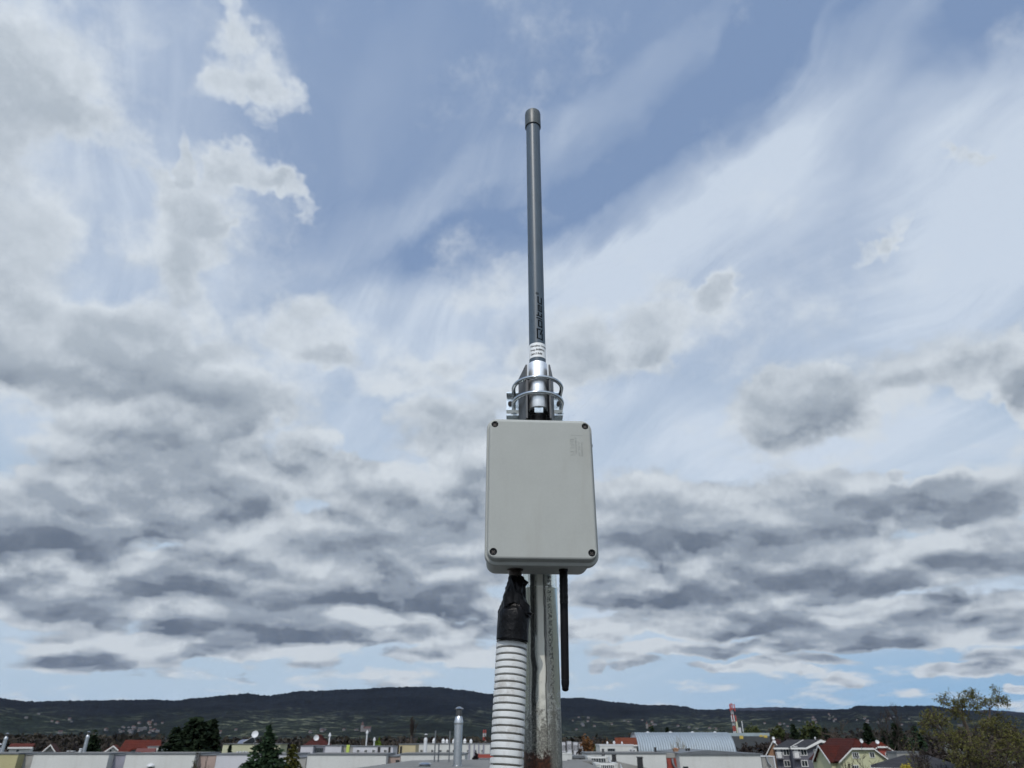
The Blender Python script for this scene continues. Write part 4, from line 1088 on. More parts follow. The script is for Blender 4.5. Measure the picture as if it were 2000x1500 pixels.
for (px, py, r, D, lab) in ((1191, 1485.5, .21, 43.5, 'white satellite dish seen edge on beside the wide gridded window'), (1214, 1499, .17, 40, 'white satellite dish seen edge on at the bottom edge, right of the black chimney')):
    q = at(px, py, D); t = thing('satellite_dish', lab, 'satellite dish', q - Vector((0, 0, .3)))
    dish_mesh(q, r, (.93, -.35, .3)).build('reflector', M_whitemetal, t)
    b = MB(); b.tube([q + Vector((-.06, .02, -.02)), q + Vector((-.08, .05, -1.2))], .02, 8); b.build('mast', M_coping, t)
flue('steel_flue', 'dark slim flue in front of the upper white house', 1177.5, 1462, 1477, 49, .10, mat=M_fluedark, zb=Z(1480, 49))
uw = flat_house('upper_white_house', 'white flat roofed house with a dark strip window left of the curved roof', 1171, 1237, 1454, 76, 7, M_white, coping=M_whitemetal, ch=.10, over=.04)
window(uw, X(1186.5, 1463, 76), X(1201, 1463, 76), Z(1467.5, 76), Z(1462, 76), 75.95, 3, fr=M_coping)
for i_, (a, c, tp_) in enumerate(((1229.5, 1234.5, 1462.5), (1236, 1240.5, 1463.5))):
    ac_unit(a, c, tp_, 72, Z(1470, 72), ('grey air conditioner against the upper white house, left of two', 'grey air conditioner against the upper white house, right of two')[i_])
for (a, c), lb in zip(((1186, 1447.5), (1199, 1446.5), (1214.5, 1448)), ('pointed white roof vent on the upper white house, furthest from the curved roof', 'pointed white roof vent on the upper white house, the middle of three', 'pointed white roof vent on the upper white house, nearest the curved roof')):
    roof_vent(a, c, 79, Z(1454, 76), lb, 'pointed vents on the upper white house')
gh('house', 'long orange brown roof behind the upper white house', 1204, 1243, 1456, 1442.5, 135, 10, M_white, tiles('rust_roof_tiles', (.15, .035, .014), (.10, .028, .012)), ridge='x', over=.2)
# curved hall
D0_, D1_ = 138.0, 142.8
xa0, xa1 = X(1247, 1470, D0_), X(1437.5, 1470, D0_)
ze_, zc_ = Z(1474, D0_), Z(1434, D1_)
t = thing('vaulted_hall', 'hall with a long pale blue ribbed barrel roof', 'hall', ((xa0 + xa1)/2, D0_, 0))
b = MB(); b.box(xa0 + .3, xa1 - .3, D0_ + .25, 2*D1_ - D0_ - .25, 0, ze_ - .05); b.build('wall', M_white2, t, smooth=False)
ns, NR = 20, 38
def arc(k, lift=0.):
    a = PI/2 * k/ns
    return (D1_ - (D1_ - D0_ + lift)*math.cos(a), ze_ + (zc_ - ze_ + lift)*math.sin(a)**.92)
b = MB(); rr = []
pitch_ = (xa1 - xa0)/NR
for k in range(2*ns + 1):
    kk = k if k <= ns else 2*ns - k
    row = []
    for j in range(NR*4 + 1):
        ph = j % 4; lift = .34 if ph == 0 else (.05 if ph == 1 else 0.)
        y, z = arc(kk, lift)
        if k > ns: y = 2*D1_ - y
        row.append((xa0 + (xa1 - xa0)*j/(NR*4), y, z))
    rr.append(row)
b.rings(rr, (False, False), closed=False)
M_vault = pm('pale_blue_roof_sheet', (.38, .43, .47), .45, .2, var=.05, vscale=.25, dirt=(.36, .42, .48), dirt_amt=.35, dscale=(.5, .15, .15))
b.build('barrel_roof', M_vault, t, sharp=25)
for xx_, s_ in ((xa0, 1), (xa1, -1)):
    pts = [(xx_ + s_*.12, arc(k)[0], arc(k)[1] - .02) for k in range(ns + 1)] + [(xx_ + s_*.12, 2*D1_ - arc(k)[0], arc(k)[1] - .02) for k in range(ns - 1, -1, -1)]
    b = MB(); b.face(*pts); b.face(*[(x + s_*.1, y, z) for x, y, z in reversed(pts)]); b.build('end_wall', M_white2, t, smooth=False)
for i_, a in enumerate((1265, 1309, 1352, 1396)):
    q = at(a, 1428.5, D1_)
    v = thing('roof_vent', ('small white vent on the ridge of the curved roof, furthest left', 'small white vent on the curved roof ridge above the pale bare tree', 'small white vent on the curved roof ridge right of the pale bare tree', 'small white vent on the curved roof ridge nearest the mast')[i_], 'roof vent', (q.x, D1_, zc_), 0, 'vents on the ridge of the curved roof')
    b = MB(); b.lathe([(.22, zc_ + .05), (.22, q.z - .25), (.34, q.z - .22), (.30, q.z - .1), (.04, q.z)], q.x, D1_, 14); b.build('cowl', M_whitemetal, v)
# red house, white house on the right
rh = flat_house('red_house', 'narrow red rendered house with grey parapet between two white houses', 1300.5, 1326, 1471, 50.6, 7, M_redwall, coping=M_recess, ch=.27, over=.03)
q = at(1314, 1490, 50.6)
t = thing('vent_cowl', 'bent grey vent cowl on the wall of the red house', 'vent', q)
b = MB(); b.tube([(q.x - .05, 50.4, q.z + .25), (q.x - .03, 50.38, q.z - .02), (q.x + .05, 50.35, q.z - .22), (q.x + .14, 50.33, q.z - .3)], [.09, .085, .07, .06], 14); b.build('duct', M_flue, t)
b = MB(); b.box(q.x - .1, q.x + .02, 50.5, 50.598, q.z - .05, q.z + .25); b.build('bracket', M_coping, t, smooth=False)
t = thing('brick_chimney', 'short brown brick chimney on the red house parapet', 'chimney', at(1320.5, 1471, 52))
x0, x1 = X(1316.5, 1465, 52), X(1325, 1465, 52)
b = MB(); b.box(x0, x1, 52, 52.4, Z(1471, 50.6), Z(1463.5, 52)); b.build('stack', M_brick, t, smooth=False)
b = MB(); b.box(x0 - .04, x1 + .04, 51.96, 52.44, Z(1463.5, 52) + .001, Z(1462, 52)).box(x0 + .06, x1 - .06, 52.06, 52.34, Z(1462, 52), Z(1460.5, 52)); b.build('crown', M_brick, t, smooth=False)
# big white house with low pitched sheet roof
D_ = 49.5
t = thing('long_white_house', 'large white house with a low grey hump backed roof right of the red house', 'house', (X(1405, 1474, D_), D_, 0), 0, 'long white houses on the right')
x0, x1, zt_ = X(1326.5, 1474, D_), X(1485, 1474, D_), Z(1474, D_)
b = MB(); b.box(x0, x1, D_, D_ + 8, 0, zt_); b.build('wall', M_white, t, smooth=False)
xm = X(1385, 1467, D_)
b = MB(); b.prism([(x0 - .05, zt_ + .002), (x1 + .12, zt_ + .002), (x1 + .12, zt_ + .07), (xm + 2.2, zt_ + .10), (xm, zt_ + .26), (xm - 1.6, zt_ + .14), (x0 - .05, zt_ + .1)], D_ - .1, D_ + 8.1); b.build('roof', M_coping, t, smooth=False)
b = MB(); b.box(X(1334, 1498, D_), X(1344, 1498, D_), D_ - .04, D_ - .003, Z(1512, D_), Z(1497, D_)); b.build('window', M_glass, t, smooth=False)
for i_, (a, c, tp_) in enumerate(((1278, 1281.5, 1459.5), (1339, 1342, 1462), (1343.5, 1347.5, 1461.5))):
    q = at((a + c)/2, tp_, 51.5); r_ = (X(c, tp_, 51.5) - X(a, tp_, 51.5))/2
    t = thing('black_flue', ('black square flue in front of the left part of the curved roof', 'thinner black flue beside the pale bare tree', 'thicker black flue beside the pale bare tree')[i_], 'flue', (q.x, 51.5, q.z - .6), 0, 'black flues before the curved roof')
    b = MB(); b.box(q.x - r_, q.x + r_, 51.5, 51.5 + 2*r_, Z(1474, 50), q.z - .04); b.build('stack', M_blackpaint, t, smooth=False)
    b = MB(); b.box(q.x - r_*1.25, q.x + r_*1.25, 51.5 - r_*.25, 51.5 + r_*2.25, q.z - .039, q.z); b.build('cap', M_fluedark, t, smooth=False)
gg = flat_house('grey_annex', 'grey annex with pale coping right of the large white house', 1487, 1511, 1476.5, 52, 6, M_recess, coping=M_whitemetal, ch=.05, over=.05)
q = at(1500, 1489, 52)
b = MB(); b.tube([(q.x - .1, 51.85, q.z + .35), (q.x - .06, 51.83, q.z), (q.x + .12, 51.8, q.z - .22)], [.06, .06, .05], 12); b.build('vent_duct', M_flue, gg)
b = MB(); b.box(X(1509, 1480, 52), X(1511, 1480, 52), 51.8, 51.99, 4, Z(1478.5, 52)); b.build('downpipe', M_whitemetal, gg, smooth=False)
# industrial building beyond
ib = flat_house('industrial_shed', 'low dark industrial shed with yellow panels behind the curved roof', 1420, 1502, 1431.5, 240, 14, pm('dark_shed_sheet', (.045, .05, .055), .6, var=.2, vscale=.2), cat='building', coping=pm('grey_shed_fascia', (.25, .30, .32), .5, var=.2, vscale=.3), ch=.9)
for i_, (a, c, p0, p1) in enumerate(((1444, 1451, 1437, 1443), (1483, 1489, 1435.5, 1439), (1491, 1498, 1436, 1440.5))):
    b = MB(); b.box(X(a, p0, 240), X(c, p0, 240), 239.9, 239.99, Z(p1, 240), Z(p0, 240)); b.build('yellow_panel', pm('yellow_panel_paint', (.45, .33, .06), .6), ib, smooth=False)
for i_, (a, c, tp_, D_) in enumerate(((1436.5, 1440, 1409, 300), (1448, 1449.3, 1408, 300), (1442, 1447, 1421, 280))):
    q0, q1 = at(a, tp_, D_), at(c, tp_, D_)
    t = thing(('silo', 'light_mast', 'container')[i_], ('slim pale silo beside the foot of the telecom mast', 'thin pale mast right of the silo behind the shed', 'small pale box on the shed roof under the telecom mast')[i_], ('silo', 'mast', 'box')[i_], ((q0.x + q1.x)/2, D_, 0))
    if i_ < 2:
        b = MB(); r_ = (q1.x - q0.x)/2; b.lathe([(r_, 0), (r_, q0.z - r_), (r_*.7, q0.z - r_*.3), (r_*.1, q0.z)], (q0.x + q1.x)/2, D_, 20); b.build('body', M_cream if i_ == 0 else M_whitemetal, t)
    else:
        b = MB(); b.box(q0.x, q1.x, D_, D_ + 1.2, 0, q0.z); b.build('casing', M_white2, t, smooth=False)

# ---------------- houses on the right
gh('house', 'small house with brick gable and red roof left of the grey houses', 1500, 1530, 1471, 1447, 160, 5, M_brick, M_brownred, ridge='y', over=.5, rotz=R(-12))
for i_, (px_, py_) in enumerate(((1510.5, 1441.5), (1512.5, 1448.5))):
    q = at(px_, py_, 158)
    t = thing('satellite_dish', ('white satellite dish, upper of two beside the small red roof', 'white satellite dish, lower of two beside the small red roof')[i_], 'satellite dish', q)
    dish_mesh(q, .28, (-.2, -1, .3)).build('reflector', M_whitemetal, t)
    b = MB(); b.tube([q + Vector((0, .12, 0)), q + Vector((.1, .3, -2.2))], .05, 8); b.build('mast', M_coping, t)

def grey_house(px0, label, k, D):
    """gable facing the camera at the right, lower roof slope with balcony to the left"""
    f = lambda px, py: at(px, py, D)
    o = px0
    def PX_(dx): return o + dx*k
    cx = f(PX_(55), 1470).x
    xl, xc, xr = f(PX_(0), 1470).x - cx, f(PX_(55), 1470).x - cx, f(PX_(86), 1470).x - cx
    ze, zr_ = Z(1462.5, D), Z(1447, D)
    zer = Z(1456.5, D)
    xg = f(PX_(27), 1470).x - cx
    t = thing('grey_house', label, 'house', (cx, D, 0), -math.atan2(cx, D)*.8, 'dark grey twin houses', local=True); t['org'] = (0, 0, 0)
    b = MB(); b.prism([(xl, 0), (xr, 0), (xr, zer - .1), (xc, zr_ - .15), (xg, ze - .1), (xl, ze - .1)], 0, 9); b.build('wall', M_slatewall, t, org=(0, 0, 0), smooth=False)
    b = MB(); th = .2
    b.prism([(xg - .1, ze), (xc, zr_), (xc, zr_ + th), (xg - .1, ze + th)], -.7, 9.6)
    b.prism([(xc + .001, zr_), (xr + .5, zer - .3), (xr + .5, zer - .3 + th), (xc + .001, zr_ + th)], -.7, 9.6)
    b.prism([(xl - .3, ze - .05), (xg - .102, ze), (xg - .102, ze + th), (xl - .3, ze + th - .05)], -.5, 9.6)
    # the dark roof slope rising behind the eave on the left
    b.slab([(xl - .3, -.49, ze + th), (xg - .15, -.49, ze + th + .03), (xc - .02, 4.5, zr_ + th + .02), (xl + (xc - xl)*.52, 4.5, zr_ + th + .02)], .1)
    b.build('roof', M_darktile, t, org=(0, 0, 0), smooth=False)
    b = MB()
    b.prism([(xg - .1, ze - .12), (xc, zr_ - .12 - .12), (xc, zr_ + th + .03), (xg - .1, ze + th + .03)], -.78, -.703)
    b.prism([(xc + .001, zr_ - .24), (xr + .5, zer - .45), (xr + .5, zer - .3 + th + .03), (xc + .001, zr_ + th + .03)], -.78, -.703)
    b.box(xl - .3, xg - .103, -.6, -.503, ze - .1, ze + th)
    # white soffit panel under the gable overhang
    b.slab([(xg + .9, -.69, ze + .22), (xc, -.69, zr_ - .05), (xc, -.02, zr_ - .05), (xg + .9, -.02, ze + .22)], .03)
    b.slab([(xr + .3, -.02, zer - .25), (xc + .01, -.02, zr_ - .05), (xc + .01, -.69, zr_ - .05), (xr + .3, -.69, zer - .25)][::-1], .03)
    b.build('barge_board', M_frame, t, org=(0, 0, 0), smooth=False)
    for (a, c, p0, p1, n_) in ((38, 50, 1463.5, 1476.5, 2), (13, 25, 1462.8, 1476, 2), (40, 53, 1486, 1499, 2), (15, 27, 1485, 1498, 2)):
        window(t, f(PX_(a), p0).x - cx, f(PX_(c), p0).x - cx, Z(p1, D), Z(p0, D), -.06, n_)
    zb_ = Z(1481, D); x0_, x1_ = f(PX_(0), 1470).x - cx, f(PX_(12), 1470).x - cx
    b = MB(); b.box(x0_, x1_, -1.2, -.004, zb_ - .18, zb_); bal = b.build('balcony', M_slatewall, t, org=(0, 0, 0), smooth=False)
    b = MB()
    for kx in range(7): b.box(x0_ + (x1_ - x0_)*kx/6 - .03, x0_ + (x1_ - x0_)*kx/6 + .03, -1.19, -1.13, zb_ + .002, zb_ + 1.0)
    b.box(x0_ - .04, x1_ + .04, -1.2, -1.12, zb_ + 1.0, zb_ + 1.08); b.build('railing', M_frame, bal, org=(0, 0, 0), smooth=False)
    b = MB(); b.box(x0_ + .25, x0_ + 1.0, -.05, -.004, zb_ + .02, zb_ + 2.0); b.build('balcony_door', M_frame, t, org=(0, 0, 0), smooth=False)
    return t
grey_house(1518, 'dark grey house farther left of the pair, partly hidden by its twin', .98, 156)
grey_house(1552, 'dark grey house nearer right of the pair, with two white framed windows above each other', 1.0, 145)
q = at(1592, 1442.5, 150)
t = thing('vent_pipe', 'small white roof pipe on the ridge of the nearer dark grey house', 'pipe', q - Vector((0, 0, .6)))
b = MB(); b.tube([q + Vector((0, 0, -1.0)), q], .10, 10); b.build('pipe', M_whitemetal, t)
b = MB(); b.lathe([(.17, q.z), (.17, q.z + .14), (.03, q.z + .3)], q.x, q.y, 12); b.build('cap', M_whitemetal, t)

# cream house: half hipped gable towards the camera, a cross wing to the left
D_ = 120
x0, x1 = X(1640, 1484, D_), X(1734, 1484, D_); cx = (x0 + x1)/2
M_creamw = pm('pale_yellow_render', (.44, .44, .28), .85, var=.06, vscale=.7, fine=.06, dirt=(.33, .33, .22), dirt_amt=.45, dscale=(1., 1., .5))
zr_ = Z(1445, D_ + 3.2); ze = Z(1485, D_)
ch = gable_house('cream_house', 'pale yellow house with large red half hipped roof in front of the bare trees', cx, D_, x1 - x0, 10, ze, zr_, M_creamw, M_redtile, rotz=R(2), over=.45, hip=1.25,
    wins=[(X(a, c, D_) - cx, X(bb, c, D_) - cx, Z(e, D_), Z(c, D_), n_) for a, bb, c, e, n_ in ((1662.5, 1676, 1469, 1481, 3), (1697, 1707, 1469, 1480, 2), (1662.5, 1676, 1494, 1506, 3), (1699, 1709, 1494, 1506, 2))])
xl = X(1629, 1484, D_) - cx; h_ = (x1 - x0)/2
b = MB(); b.box(xl, -h_ - .001, 1.4, 6.6, 0, ze - .1)
Mx = Matrix(((0, 1, 0, 0), (1, 0, 0, 0), (0, 0, 1, 0), (0, 0, 0, 1)))
zw = Z(1458, D_ + 4)
b.prism([(1.4, ze - .099), (6.6, ze - .099), (4.0, zw)], xl, -h_ + .5, Mx)
b.build('side_wing', M_creamw, ch, org=(0, 0, 0), smooth=False)
b = MB(); dz_ = (zw - ze + .1)/2.6
b.slab([(xl - .4, .9, ze - .1 - dz_*.5 + .2), (-h_ + .9, .9, ze - .1 - dz_*.5 + .2), (-h_ + 3.5, 4.0, zw + .2), (xl - .4, 4.0, zw + .2)], .16)
b.slab([(-h_ + 3.5, 7.1, ze - .1 - dz_*.5 + .2), (xl - .4, 7.1, ze - .1 - dz_*.5 + .2), (xl - .4, 4.0, zw + .2), (-h_ + 3.5, 4.0, zw + .2)], .16)
b.build('side_roof', M_redtile, ch, org=(0, 0, 0), smooth=False)
b = MB(); b.prism([(.85, ze - .1 - dz_*.55 + .0), (4.0, zw - .02), (4.0, zw + .24), (.85, ze - .1 - dz_*.55 + .26)], xl - .48, xl - .405, Mx)
b.prism([(4.001, zw - .02), (7.15, ze - .1 - dz_*.55), (7.15, ze - .1 - dz_*.55 + .26), (4.001, zw + .24)], xl - .48, xl - .405, Mx)
b.build('side_barge_board', M_frame, ch, org=(0, 0, 0), smooth=False)
b = MB(); b.box(xl + .3, -h_ - .5, 1.30, 1.38, ze - .45, ze - .3); b.build('gutter', M_coping, ch, org=(0, 0, 0), smooth=False)
q = at(1682.5, 1447, D_ - 1)
t = thing('satellite_dish', 'white satellite dish on the front ridge of the pale yellow house', 'satellite dish', q)
dish_mesh(q, .30, (.3, -1, .25)).build('reflector', M_whitemetal, t)
b = MB(); b.tube([q + Vector((0, .1, 0)), q + Vector((0, .6, -1.4))], .04, 8); b.build('mast', M_coping, t)
rdh = gh('red_gabled_house', 'red painted gable house with orange roof behind the pale yellow house', 1702, 1750, 1473, 1452, 136, 9, M_redwall, M_orange, ridge='y', over=.4, hip=.6, rotz=R(6), wpx=((1728, 1737, 1470, 1479, 2),))
q = at(1713.5, 1449, 134)
t = thing('satellite_dish', 'white satellite dish on the orange roof behind the pale yellow house', 'satellite dish', q)
dish_mesh(q, .32, (-.1, -1, .35)).build('reflector', M_whitemetal, t)
b = MB(); b.tube([q + Vector((0, .1, 0)), q + Vector((0, .8, -1.6))], .045, 8); b.build('mast', M_coping, t)
gh('tiled_outbuilding', 'low dark tiled roof in front of the big willow at the bottom edge', 1716, 1880, 1502, 1478, 84, 8, M_recess, M_darktile, ridge='x', over=.3, hip=3.6, cat='outbuilding')
flat_house('flat_garage', 'low garage with a pale roof edge left of the big willow', 1750, 1796, 1467.5, 98, 5, M_recess, coping=M_coping, ch=.22, cat='garage')

# ---------------- hills
SKY = [(-500,1372),(-200,1366),(0,1363),(30,1367),(60,1370),(150,1368),(250,1367),(305,1366),(335,1368),(400,1362),(450,1357),(480,1354),(520,1358),(600,1349),(700,1346),(760,1342),(815,1341),(860,1342),(900,1347),(960,1355),(1030,1360),(1090,1363),(1140,1363),(1200,1371),(1270,1377),(1310,1377),(1340,1380),(1365,1386),(1425,1385),(1450,1388),(1520,1387),(1600,1388),(1650,1385),(1680,1378),(1720,1379),(1815,1378),(1880,1386),(1930,1391),(2000,1399),(2200,1404),(2600,1398)]
def sky_el(px, prof):
    if px <= prof[0][0]: return prof[0][1]
    for (a, ya), (c, yc) in zip(prof[:-1], prof[1:]):
        if px <= c:
            f = (px - a)/(c - a); f = f*f*(3 - 2*f)
            return ya + (yc - ya)*f
    return prof[-1][1]
def hill_mat(name, c_top, c_low, c_field, field=1., top_z=300., far=False):
    m = bpy.data.materials.new(name); m.use_nodes = True
    t = m.node_tree; q = Nd(t); bs = t.nodes['Principled BSDF']
    co = q.new('ShaderNodeNewGeometry').outputs['Position']
    x, y, z = q.sep(co)
    flat = q.comb(x, q.mul(y, .6), 0); n0 = q.noise(flat, .0016, 5, .6)
    n1 = q.noise(flat, .004, 6, .6); n2 = q.noise(co, .022, 5, .65); n3 = q.noise(co, .09, 3, .6)
    hgt = q.m('ADD', q.mul(z, 1/top_z), q.mul(q.sub(n1, .5), .7))
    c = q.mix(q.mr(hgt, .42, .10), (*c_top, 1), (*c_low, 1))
    fieldm = q.mul(q.mul(q.mr(n2, .50, .66), q.mr(hgt, .55, .15)), q.mr(q.noise(flat, .0022, 3, .5), .42, .62))
    c = q.mix(q.mul(fieldm, field), c, (*c_field, 1))
    c = q.v('SCALE', c, scale=q.mul(q.mul(q.mr(n0, .38, .62, .6, 1.5, False), q.mr(n2, .3, .7, .5, 1.6, False)), q.mr(n3, .3, .7, .35, 1.8, False)))
    q.put(bs.inputs['Base Color'], c); bs.inputs['Roughness'].default_value = .95; bs.inputs['Specular IOR Level'].default_value = .1
    bn = q.new('ShaderNodeBump'); bn.inputs['Distance'].default_value = 7.
    q.put(bn.inputs['Height'], q.add(n3, n2)); q.put(bs.inputs['Normal'], bn.outputs[0])
    return m
def hills(name, prof, r0, r1, r2, mat, nx, ny, rough, fringe, px0=-560, px1=2560):
    b = MB(); rr = []; rgh = random.Random(3)
    for j in range(ny + 1):
        row = []
        f = j/ny
        for i in range(nx + 1):
            px = px0 + (px1 - px0)*i/nx
            d = ray(px, sky_el(px, prof)); az = math.atan2(d.x, d.y); tanel = d.z/math.hypot(d.x, d.y)
            crest = r1*(1 + .05*math.sin(az*5 + 1)) 
            if f <= .8:
                g = f/.8; r = r0 + (crest - r0)*g
                prof_h = g**1.55*.80 + .20*g**3
                zc = (CAMZ + tanel*crest)
                z = -2 + (zc + 2)*prof_h
                und = (mnoise.fractal(Vector((math.sin(az)*r*.0016, math.cos(az)*r*.0011, 3.)), 1., 2., 5)*.5)
                z += und*rough*math.sin(PI*min(1, g))**.8*(1 if g < 1 else 0)
                z += fringe*.8*rgh.uniform(-1, 1)*g**8 + fringe*mnoise.noise(Vector((px*.09, g*13, 1.)))*g + fringe*.7*mnoise.noise(Vector((px*.31, g*31, 4.)))*g**3
                # never above the crest line seen from the camera
                lim = CAMZ + tanel*r - (crest - r)*.004 + fringe*rgh.uniform(-.2, 1.2)*(g > .93)
                if g < 1 and z > lim: z = lim
            else:
                g = (f - .8)/.2; r = crest + (r2 - crest)*g
                z = (CAMZ + tanel*crest)*(1 - g*g) - 2*g
            row.append((math.sin(az)*r, math.cos(az)*r, z))
        rr.append(row)
    b.rings(rr, (False, False), closed=False)
    return structure(b.build(name, mat, None, sharp=180))
hills('hills', SKY, 1500., 4300., 5600., hill_mat('wooded_hillside', (.0055, .0068, .0085), (.0105, .0145, .0100), (.085, .090, .060), 1.), 1500, 50, 70., 3.0)
FAR = [(-600,1412),(1300,1400),(1400,1387),(1440,1382.5),(1520,1381),(1600,1384.5),(1700,1392),(1830,1396),(1900,1388.5),(1925,1386.5),(1960,1388),(2010,1392),(2150,1400),(2600,1404)]
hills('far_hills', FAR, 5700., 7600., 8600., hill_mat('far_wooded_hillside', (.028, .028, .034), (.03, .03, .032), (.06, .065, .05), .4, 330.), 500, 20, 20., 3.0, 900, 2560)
# ================================================================== trees, shrubs, hillside villages, air
def leaf_mat(name, c1, c2, sc=1.2, rough=.75, trans=0.):
    m = bpy.data.materials.new(name); m.use_nodes = True
    t = m.node_tree; q = Nd(t); bs = t.nodes['Principled BSDF']
    co = q.new('ShaderNodeTexCoord').outputs['Object']
    n1 = q.noise(co, sc, 4, .65); n2 = q.noise(co, sc*7, 2, .5)
    q.put(bs.inputs['Base Color'], q.mix(q.mr(q.add(q.mul(n1, .55), q.mul(n2, .45)), .36, .64), (*c1, 1), (*c2, 1)))
    bs.inputs['Roughness'].default_value = rough; bs.inputs['Specular IOR Level'].default_value = .08
    return m
M_bark = pm('brown_bark', (.075, .058, .045), .9, var=.25, vscale=3)
M_barkpale = pm('pale_bark', (.26, .25, .21), .9, var=.2, vscale=3)
M_twig = leaf_mat('brown_twigs', (.050, .040, .034), (.085, .066, .052))
M_twigdark = leaf_mat('dark_twigs', (.026, .022, .021), (.050, .040, .036))
M_twigrust = leaf_mat('rust_twigs', (.10, .050, .022), (.16, .075, .03))
M_needle = leaf_mat('dark_needles', (.008, .014, .008), (.020, .032, .016))
M_spruce = leaf_mat('spruce_needles', (.011, .024, .014), (.034, .056, .026), 2.5)
M_gold = leaf_mat('golden_needles', (.028, .034, .010), (.10, .092, .022), 3.)
M_green = leaf_mat('fresh_leaves', (.045, .075, .012), (.09, .13, .02), 2.)
M_olive = leaf_mat('olive_leaves', (.035, .045, .018), (.07, .08, .03), .8)
M_catkin = leaf_mat('willow_leaves', (.065, .070, .022), (.165, .16, .05), 2.)
M_yellow_l = leaf_mat('yellow_blossom', (.30, .24, .03), (.42, .34, .05), 4.)

def rnd_unit(rg):
    while True:
        v = Vector((rg.uniform(-1, 1), rg.uniform(-1, 1), rg.uniform(-1, 1)))
        if .05 < v.length < 1: return v.normalized()
def card(mb, c, s, rg, stretch=1.6, along=None):
    u = (along if along is not None else rnd_unit(rg)); w = u.cross(rnd_unit(rg))
    if w.length < .01: w = u.orthogonal()
    w.normalize()
    a = s*stretch*.5
    mb.face(c - u*a, c + w*s*.42 - u*a*.1, c + u*a, c - w*s*.42 + u*a*.1)
def local_mesh(mb, name, mat, parent): return mb.build(name, mat, parent, org=(0, 0, 0), weld=False)

def conifer(label, px, pytop, D, wpx, seed, mat=M_needle, name='conifer', cat='conifer', group=None, zlow=4.5, tuft=.22, layers=26, per=9, droop=.35, power=.85, narrow=1.):
    rg = random.Random(seed)
    top = at(px, pytop, D); h = top.z; r = wpx/1511*D/2
    t = thing(name, label, cat, (top.x, D, 0), 0, group, local=True); t['org'] = (0, 0, 0)
    b = MB(); b.tube([(0, 0, 0), (0, 0, h*.5), (.03, .02, h*.96)], [max(.10, r*.10), r*.06, .02], 8); local_mesh(b, 'trunk', M_bark, t)
    b = MB()
    for li in range(layers):
        f = li/(layers - 1)
        z = zlow + (h - zlow)*(f**.9)
        rl = r*max(.03, (1 - f))**power * rg.uniform(.82, 1.12)
        for k in range(max(4, int(per*(1 - f*.55)))):
            az = rg.uniform(0, 2*PI); L = rl*rg.uniform(.62, 1.12)
            d = Vector((math.cos(az), math.sin(az), 0)); side = Vector((-d.y, d.x, 0))
            nst = max(2, int(L/(tuft*.75)))
            for j in range(nst + 1):
                g = (j + rg.random()*.5)/nst
                p = d*(L*g) + Vector((0, 0, z + L*(.30*g - droop*g*g)))
                spread = L*.22*(1 - g*.6)
                for s_ in range(2):
                    pp = p + side*rg.uniform(-spread, spread) + Vector((0, 0, rg.uniform(-.6, .3)*tuft))
                    u = (d*rg.uniform(.4, 1) + side*rg.uniform(-.8, .8) + Vector((0, 0, rg.uniform(-.5, .35)))).normalized()
                    card(b, pp, tuft*rg.uniform(.7, 1.3), rg, 1.9, u)
    for j in range(6): card(b, Vector((rg.uniform(-.03, .03), 0, h - j*tuft*.5)), tuft*.8, rg, 2.2, Vector((rg.uniform(-.3, .3), rg.uniform(-.3, .3), 1)).normalized())
    local_mesh(b, 'crown', mat, t)
    return t

def leafy(label, px, pytop, D, wpx, seed, mat, name='leafy_tree', cat='tree', group=None, hfrac=.75, n_=1500, size=.3, lobes=9, trunk=M_bark, zbase=0.):
    rg = random.Random(seed)
    top = at(px, pytop, D); h = top.z - zbase; r = wpx/1511*D/2
    t = thing(name, label, cat, (top.x, D, zbase), 0, group, local=True); t['org'] = (0, 0, 0)
    hz = h*hfrac/2
    ls = []
    for k in range(lobes):
        a = rg.uniform(0, 2*PI); q = rg.random()**.5*.62; zz_ = rg.uniform(-.62, .66)
        ls.append((Vector((math.cos(a)*q*r, math.sin(a)*q*r, h - hz + zz_*hz)), rg.uniform(.30, .48)*r, rg.uniform(.26, .42)*hz))
    ls.append((Vector((0, 0, h - hz*.42)), r*.4, hz*.42))
    b = MB(); b.tube([(0, 0, 0), (0, 0, h - hz*1.5), (0, 0, h - hz)], [max(.08, r*.08), r*.06, r*.04], 8)
    for c, lr, lh in ls: b.tube([(0, 0, h - hz*1.45), c*.5 + Vector((0, 0, (h - hz)*.5 - .1)), c], [r*.045, r*.03, .02], 6)
    local_mesh(b, 'trunk', trunk, t)
    b = MB()
    for k in range(n_):
        c, lr, lh = ls[rg.randrange(len(ls))]
        v = rnd_unit(rg) * rg.random()**.45 * rg.uniform(.8, 1.15)
        card(b, c + Vector((v.x*lr, v.y*lr, v.z*lh)), size*rg.uniform(.6, 1.3), rg, 1.3)
    local_mesh(b, 'crown', mat, t)
    return t

